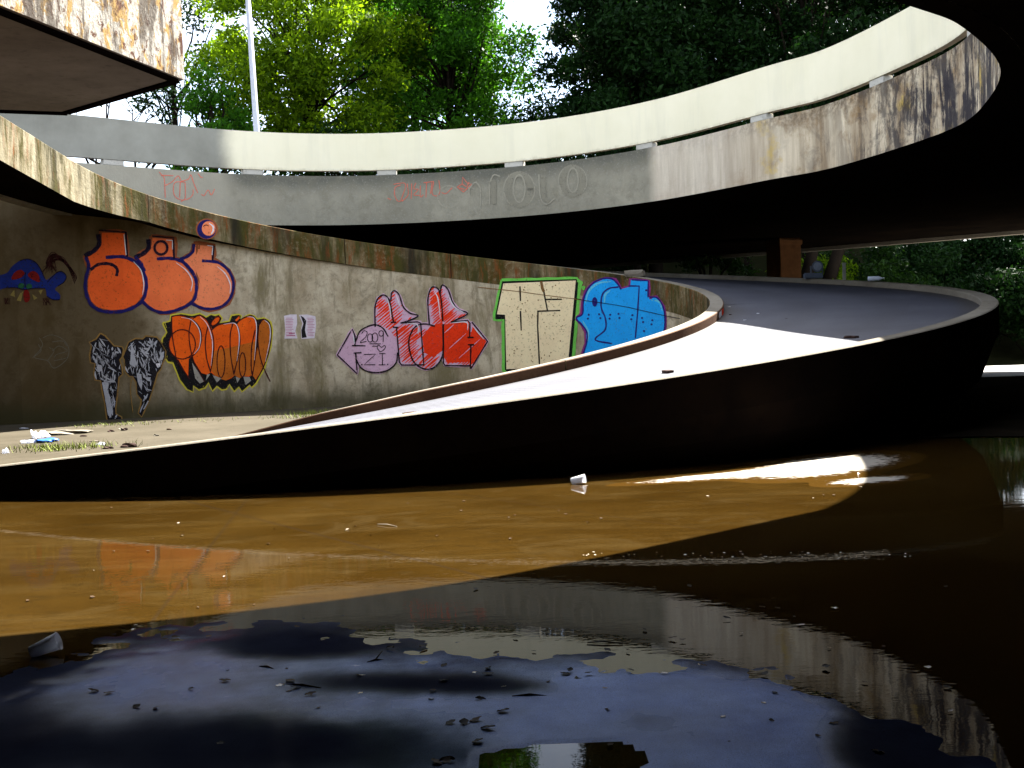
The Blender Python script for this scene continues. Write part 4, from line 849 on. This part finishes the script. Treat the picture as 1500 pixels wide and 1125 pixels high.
# ------------------------------------------------------------------ lamp post
a = at(377, 205, 44.0); b = at(363, -4, 44.0); d = (b-a).normalized(); foot = a-d*((a.z-ZF)/d.z)
lp_ = empty('lamp_post', foot, 'tall slim grey lamp post rising behind the parapet', 'lamp post'); L = (b-foot).length+2.0
bm = bmesh.new(); bm_tube(bm, [Vector((0,0,0))+d*0, d*3.2, d*3.25, d*L], [.15, .135, .115, .085], 12); from_bm('pole', bm, lp_, M['metal'])
bm = bmesh.new(); bm_box(bm, (0, 0, .03), (.45, .45, .06), 0, .01); from_bm('base_plate', bm, lp_, M['metal'])
tip = d*L; bm = bmesh.new(); bm_tube(bm, [tip, tip+Vector((.5, -.2, .45)), tip+Vector((1.5, -.5, .6))], [.06, .05, .045], 8); from_bm('arm', bm, lp_, M['metal'])
bm = bmesh.new(); bm_box(bm, tip+Vector((1.8, -.6, .58)), (.75, .32, .16), R(-18), .05); from_bm('lamp_head', bm, lp_, M['metal'])

# ------------------------------------------------------------------ small things on the ramp kerbs and deck
def on_kerb(px, py):                                        # a point on the outer kerb's top
    best = None
    for d in np.arange(-30, 70, 0.25):
        x, y = pol(d, RO-0.2); p = np.array([[x, y, zt(d)]]); u, v = project(p); e = abs(u[0]-px)
        if best is None or e < best[0]:
            if d > 0: best = (e, Vector((x, y, zt(d))), d)
    return best[1], best[2]
p, d = on_kerb(1192, 406); fl = empty('floodlight', p, 'small grey floodlight with a round lens standing on the far kerb', 'floodlight')
bm = bmesh.new(); bm_box(bm, (0, 0, .075), (.50, .2, .15), R(5), .02); from_bm('base_box', bm, fl, M['dull_metal'])
bm = bmesh.new(); bm_tube(bm, [(.1, .1, .32), (.1, -.06, .32), (.1, -.09, .32)], [.09, .15, .155], 18); hd = from_bm('lamp_housing', bm, fl, M['dull_metal'])
bm = bmesh.new(); bm_tube(bm, [(.1, -.092, .32), (.1, -.1, .32)], [.115, .11], 18); from_bm('lens', bm, hd, plain('lens_glass', (.25, .28, .34), .1))
for bx in (-.06, .26):
    bm = bmesh.new(); bm_box(bm, (bx, 0, .24), (.03, .05, .2)); from_bm('bracket', bm, fl, M['dull_metal'])
p, d = on_kerb(1237, 408); bm = bmesh.new(); bm_box(bm, (0, 0, .21), (.075, .075, .42), 0, .008); bm_box(bm, (0, 0, .43), (.10, .10, .035), 0, .008)
o = from_bm('marker_post', bm, None, plain('pale_post_paint', (.25, .25, .22), .7)); o.location = p; tag(o, 'short pale marker post on the far kerb', 'post')
def lathe(prof, n=18):
    bm = bmesh.new(); rings = [[bm.verts.new((r_*math.cos(2*math.pi*k/n), r_*math.sin(2*math.pi*k/n), z)) for k in range(n)] for r_, z in prof]
    for i in range(len(rings)-1):
        for k in range(n): f = bm.faces.new((rings[i][k], rings[i][(k+1)%n], rings[i+1][(k+1)%n], rings[i+1][k])); f.smooth = True
    return bm
p, d = on_kerb(1279, 413); bo = empty('plastic_bottle', p+Vector((0, 0, -.0)), 'clear crumpled plastic bottle lying on the far kerb', 'bottle')
bm = lathe([(0, 0), (.055, .005), (.062, .03), (.058, .1), (.062, .14), (.056, .2), (.06, .26), (.035, .32), (.018, .35), (.018, .38), (0, .38)]); bmesh.ops.transform(bm, matrix=Matrix.Translation((-.18, -.1, .07)) @ Matrix.Rotation(R(90), 4, 'Y') @ Matrix.Rotation(R(10), 4, 'X'), verts=bm.verts)
from_bm('body', bm, bo, plain('bottle_plastic', (.62, .68, .8), .12, 0, .1))
bm = lathe([(0, .375), (.022, .376), (.022, .40), (0, .401)]); bmesh.ops.transform(bm, matrix=Matrix.Translation((-.18, -.1, .07)) @ Matrix.Rotation(R(90), 4, 'Y') @ Matrix.Rotation(R(10), 4, 'X'), verts=bm.verts); from_bm('cap', bm, bo, M['plastic'])
def chunk(name, loc, s, m, seed, label, cat, group=None):
    bm = bmesh.new(); bmesh.ops.create_icosphere(bm, subdivisions=2, radius=1); rr = random.Random(seed)
    for v in bm.verts: v.co = Vector((max(-.75, min(.75, v.co.x))*s[0], max(-.7, min(.7, v.co.y))*s[1], max(-.6, min(.6, v.co.z))*s[2]))*rr.uniform(.85, 1.15)
    o = from_bm(name, bm, None, m); o.location = Vector(loc)+Vector((0, 0, .5*s[2])); o.rotation_euler.z = rr.uniform(0, 3); return tag(o, label, cat, group)
br = plain('dark_brick', (.05, .03, .025), .9)
for (px, py, s, lab) in ((1246,498,(.16,.08,.06),'dark broken brick on the sunlit ramp beside the outer edge'), (978,549,(.14,.08,.06),'small dark rubble lump in the middle of the sunlit ramp'), (600,607,(.2,.05,.03),'flat dark scrap on the narrow lower end of the ramp')):
    p = deck_pt(px, py)
    if p: chunk('rubble', p, s, br, px, lab, 'rubble')
x, y = pol(33.6, RI+.15); chunk('concrete_chunk', (x, y, zt(33.6)-.02), (.34, .2, .16), M['kerb'], 8, 'broken concrete lump at the notch above the blue graffiti', 'rubble')
# red and white paint mark on the kerb's turn
V = []; 
for k in range(7):
    d = -20+k*1.0; r_ = RI+.303
    for z in (zt(d)-.15, zt(d)-.03): V.append((*pol(d, r_), z))
k_near = [c_ for c_ in ramp.children if c_.name.startswith('inner_kerb')][2]
for nm, sl, m in (('white_paint_mark', (0, 4), C['white']), ('red_paint_mark', (3, 7), C['red'])):
    vv = V[sl[0]*2:sl[1]*2]; 
    if nm[0] == 'r': vv = [(v[0]+.004*math.cos(R(-15)), v[1]+.004*math.sin(R(-15)), v[2]) for v in vv]
    o = pydata(nm, vv, [(2*i, 2*i+2, 2*i+3, 2*i+1) for i in range(len(vv)//2-1)], None, m); o.parent = k_near

rg = random.Random(77)
for k in range(15):
    p = deck_pt(rg.uniform(1050, 1400), rg.uniform(415, 470))
    if p is None or math.hypot(p.x-CX, p.y-CY) > RO-0.45 or math.hypot(p.x-CX, p.y-CY) < RI+.35: continue
    chunk('grit', p, (rg.uniform(.015, .035), rg.uniform(.015, .04), .012), rg.choice((M['plastic'], M['spacer'], br)), k, 'small pale crumb of grit on the shaded ramp deck', 'grit', 'grit on the shaded ramp deck')
# ------------------------------------------------------------------ cups on the wet floor
def cup(loc, rz, tilt, s, label):
    root = empty('plastic_cup', loc, label, 'cup'); mt = Matrix.Rotation(rz, 4, 'Z') @ Matrix.Translation((0, 0, .043*s)) @ Matrix.Rotation(tilt, 4, 'Y') @ Matrix.Translation((0, 0, -.07*s)) @ Matrix.Scale(s, 4)
    bm = lathe([(0, 0.004), (.028, .0), (.030, .004), (.043, .14), (.041, .14), (.028, .006), (0, .006)], 22); bmesh.ops.transform(bm, matrix=mt, verts=bm.verts); from_bm('body', bm, root, M['plastic'])
    bm = bmesh.new(); bm_tube(bm, [(.044*math.cos(2*math.pi*k/22), .044*math.sin(2*math.pi*k/22), .14) for k in range(23)], [.0022]*23, 5); bmesh.ops.transform(bm, matrix=mt, verts=bm.verts); from_bm('rim', bm, root, M['plastic'])
cup(floor_at(66, 960, 0), R(8), R(70), 1.12, 'translucent white cup lying in dark water at the left picture edge')
cup(floor_at(847, 709, 0), R(-15), R(80), 1.15, 'small white cup lying against the foot of the black ramp wall')

# ------------------------------------------------------------------ litter: leaves and twigs on the wet floor, rubbish inside the coil
leafm = [plain('wet_leaf_dark', (.010, .008, .006), .7, 0, .4), plain('wet_leaf_brown', (.035, .018, .006), .7, 0, .4), plain('wet_leaf_pale', (.35, .3, .24), .25, 0, .3)]
def leaf_mesh(seed, m):
    rr = random.Random(seed); n = 7; V = []; F = []
    for i in range(n):
        t = i/(n-1); wd = math.sin(math.pi*t)**.8*rr.uniform(.3, .48)+.01; x = t-.5; zc = .18*rr.random()+.25*(t-.5)**2
        V += [(x, -wd, zc+.2*rr.random()), (x, 0, zc*.3), (x, wd, zc+.25*rr.random())]
    for i in range(n-1): a = 3*i; F += [(a, a+3, a+4, a+1), (a+1, a+4, a+5, a+2)]
    me = bpy.data.meshes.new('fallen_leaf'); me.from_pydata(V, [], F); me.materials.append(m); me.polygons.foreach_set('use_smooth', [True]*len(me.polygons)); return me
LM = [leaf_mesh(k, leafm[k % 3]) for k in range(9)]; rr = random.Random(17)
def drop_leaf(px, py, size, me, label, group, zz=0.003):
    o = bpy.data.objects.new('fallen_leaf', me); col.objects.link(o); p = floor_at(px, py, 0); o.location = (p.x, p.y, zz+.004); o.scale = (size, size*.8, size*rr.uniform(.15, .45)); o.rotation_euler = (rr.uniform(-.25, .25), rr.uniform(-.2, .2), rr.uniform(0, 6.28)); tag(o, label, 'leaf', group)
spots = [(835,985),(572,952),(620,950),(715,982),(650,1000),(634,1015),(737,1045),(715,990),(924,985),(862,989),(755,934),(433,1010),(455,1020),(425,1000),(137,1015),(200,1038),(228,1040),(330,1000),(280,1012),(160,1018),(890,955),(920,955),(985,937),(1000,940),(1030,978),(680,1062),(697,1058),(660,1062),(715,1070),(700,1090),(640,1120),(655,1118),(1120,990),(1210,980),(1065,908)]
for q in spots: drop_leaf(q[0], q[1], rr.uniform(.03, .065), LM[rr.choice((0, 3, 6, 1, 4))], 'dark curled wet leaf on the bluish damp floor', 'leaves on the damp floor', .008)
for _ in range(58):
    px, py = rr.uniform(120, 1440), rr.uniform(850, 1110); drop_leaf(px, py, rr.uniform(.02, .055), LM[rr.randrange(9)], 'small leaf scrap lying in the shaded water', 'leaf scraps in the shaded water')
for _ in range(48):
    px = rr.uniform(10, 1280); lo = 745-(px/1300)*70; hi = 900-(px/1340)*190; py = rr.uniform(lo, hi) if hi > lo else lo
    drop_leaf(px, py, rr.uniform(.015, .045), LM[rr.choice((1, 4, 1, 5, 4, 8, 2))], 'tiny pale leaf scrap in the sunlit brown water', 'leaf scraps in the sunlit water')
for _ in range(60): drop_leaf(rr.uniform(850, 1335), 815+rr.uniform(-6, 6), rr.uniform(.012, .03), LM[rr.choice((2, 5, 8))], 'tiny pale speck in the line of foam on black water', 'foam line specks')
for k, (x0, y0, x1, y1, lab) in enumerate(((750,1022,802,1021,'straight dark twig on the bluish floor, right of centre'), (860,943,912,944,'long wet twig shining along the puddle rim'), (538,972,562,968,'forked dark twig on the bluish floor near centre'), (470,1010,415,1004,'bent twig among leaves left of centre'), (553,769,582,772,'pale straw in the sunlit brown water'), (380,978,402,982,'short thin twig left of centre on the bluish floor'))):
    a, b = floor_at(x0, y0), floor_at(x1, y1); bm = bmesh.new(); mid = (b-a)*.5+Vector((0, .01, .012)); bm_tube(bm, [(0, 0, .006), mid, b-a+Vector((0, 0, .004))], [.004, .005, .003], 6)
    if 'forked' in lab: bm_tube(bm, [mid, mid+Vector((.03, .05, .03))], [.004, .002], 5)
    o = from_bm('twig', bm, None, leafm[2] if 'straw' in lab or 'shining' in lab else leafm[0]); o.location = a; tag(o, lab, 'twig')
def bag(loc, s, m, seed, name, label):
    bm = bmesh.new(); bmesh.ops.create_icosphere(bm, subdivisions=3, radius=1); r2 = random.Random(seed)
    ph = [(r2.uniform(2, 6), r2.uniform(2, 6), r2.uniform(0, 6)) for _ in range(5)]
    for v in bm.verts:
        k = 1+sum(.14*math.sin(a*v.co.x+b*v.co.y+c+3*v.co.z) for a, b, c in ph); v.co = Vector((v.co.x*s[0], v.co.y*s[1], max(-.5, v.co.z)*s[2]))*k
    o = from_bm(name, bm, None, m); o.location = Vector(loc)+Vector((0, 0, .5*s[2])); return tag(o, label, 'litter')
blue = plain('blue_plastic_film', (.04, .16, .6), .3)
bag(floor_at(66, 648, .03), (.18, .2, .05), blue, 1, 'plastic_bag', 'blue plastic bag among rubbish at the left end of the lit floor')
bag(floor_at(61, 641, .03), (.10, .25, .09), M['plastic'], 2, 'plastic_bag', 'white crumpled bag just behind the blue bag')
bag(floor_at(42, 649, .03), (.14, .1, .04), M['plastic'], 3, 'paper_scrap', 'flat white paper scrap left of the blue bag')
bag(floor_at(50, 643, .03), (.05, .08, .12), M['plastic'], 4, 'paper_cup', 'tiny upright white cup behind the blue bag')
bag(floor_at(97, 635, .03), (.5, .4, .05), M['kerb'], 5, 'cardboard_scrap', 'pale cardboard flattened on the lit floor right of the blue bag')
bag(floor_at(8, 664, .03), (.05, .06, .05), M['plastic'], 6, 'paper_scrap', 'small white scrap on the dark floor at the far left')
bag(floor_at(189, 655, .03), (.14, .1, .05), br, 7, 'cardboard_scrap', 'dark flat scrap on the lit floor beside the ramp start')
rs_ = random.Random(12)
for k in range(12):
    bag(floor_at(rs_.uniform(30, 260), rs_.uniform(626, 658), .03), (rs_.uniform(.03, .1), rs_.uniform(.04, .08), rs_.uniform(.015, .035)), rs_.choice((br, br, M['kerb'], M['plastic'], leafm[1])), 40+k, 'litter_scrap', None)
    o = bpy.data.objects[-1] if False else col.objects[-1]; tag(o, 'small flat scrap of rubbish on the lit inner floor', 'litter', 'scraps on the inner floor')
# grass tufts growing in cracks of the lit floor
def tufts(spec, m):
    r_ = np.random.default_rng(5); V, F = [], []
    for (px, py, n, spread, h) in spec:
        c = floor_at(px, py, .03)
        for _ in range(n):
            x, y = c.x+r_.normal()*spread, c.y+r_.normal()*spread*.7; a = r_.uniform(0, 6.28); L = h*r_.uniform(.5, 1.2); b = len(V); wx, wy = math.cos(a)*.008, math.sin(a)*.008; lx, ly = r_.normal()*L*.5, r_.normal()*L*.5
            V += [(x-wx, y-wy, .03), (x+wx, y+wy, .03), (x+lx, y+ly, .03+L)]; F.append((b, b+1, b+2))
    return tag(pydata('grass', V, F, None, m), 'sparse grass growing from cracks in the lit inner floor', 'grass', kind='stuff')
tufts([(465,606,260,.5,.12),(440,611,140,.4,.1),(135,655,160,.35,.12),(75,660,160,.3,.14),(50,656,90,.25,.1),(300,616,60,.6,.06),(180,622,120,.6,.07),(150,623,100,.4,.07),(420,597,80,.9,.08)], plain('grass_blade', (.16, .2, .03), .6, 0, .3))
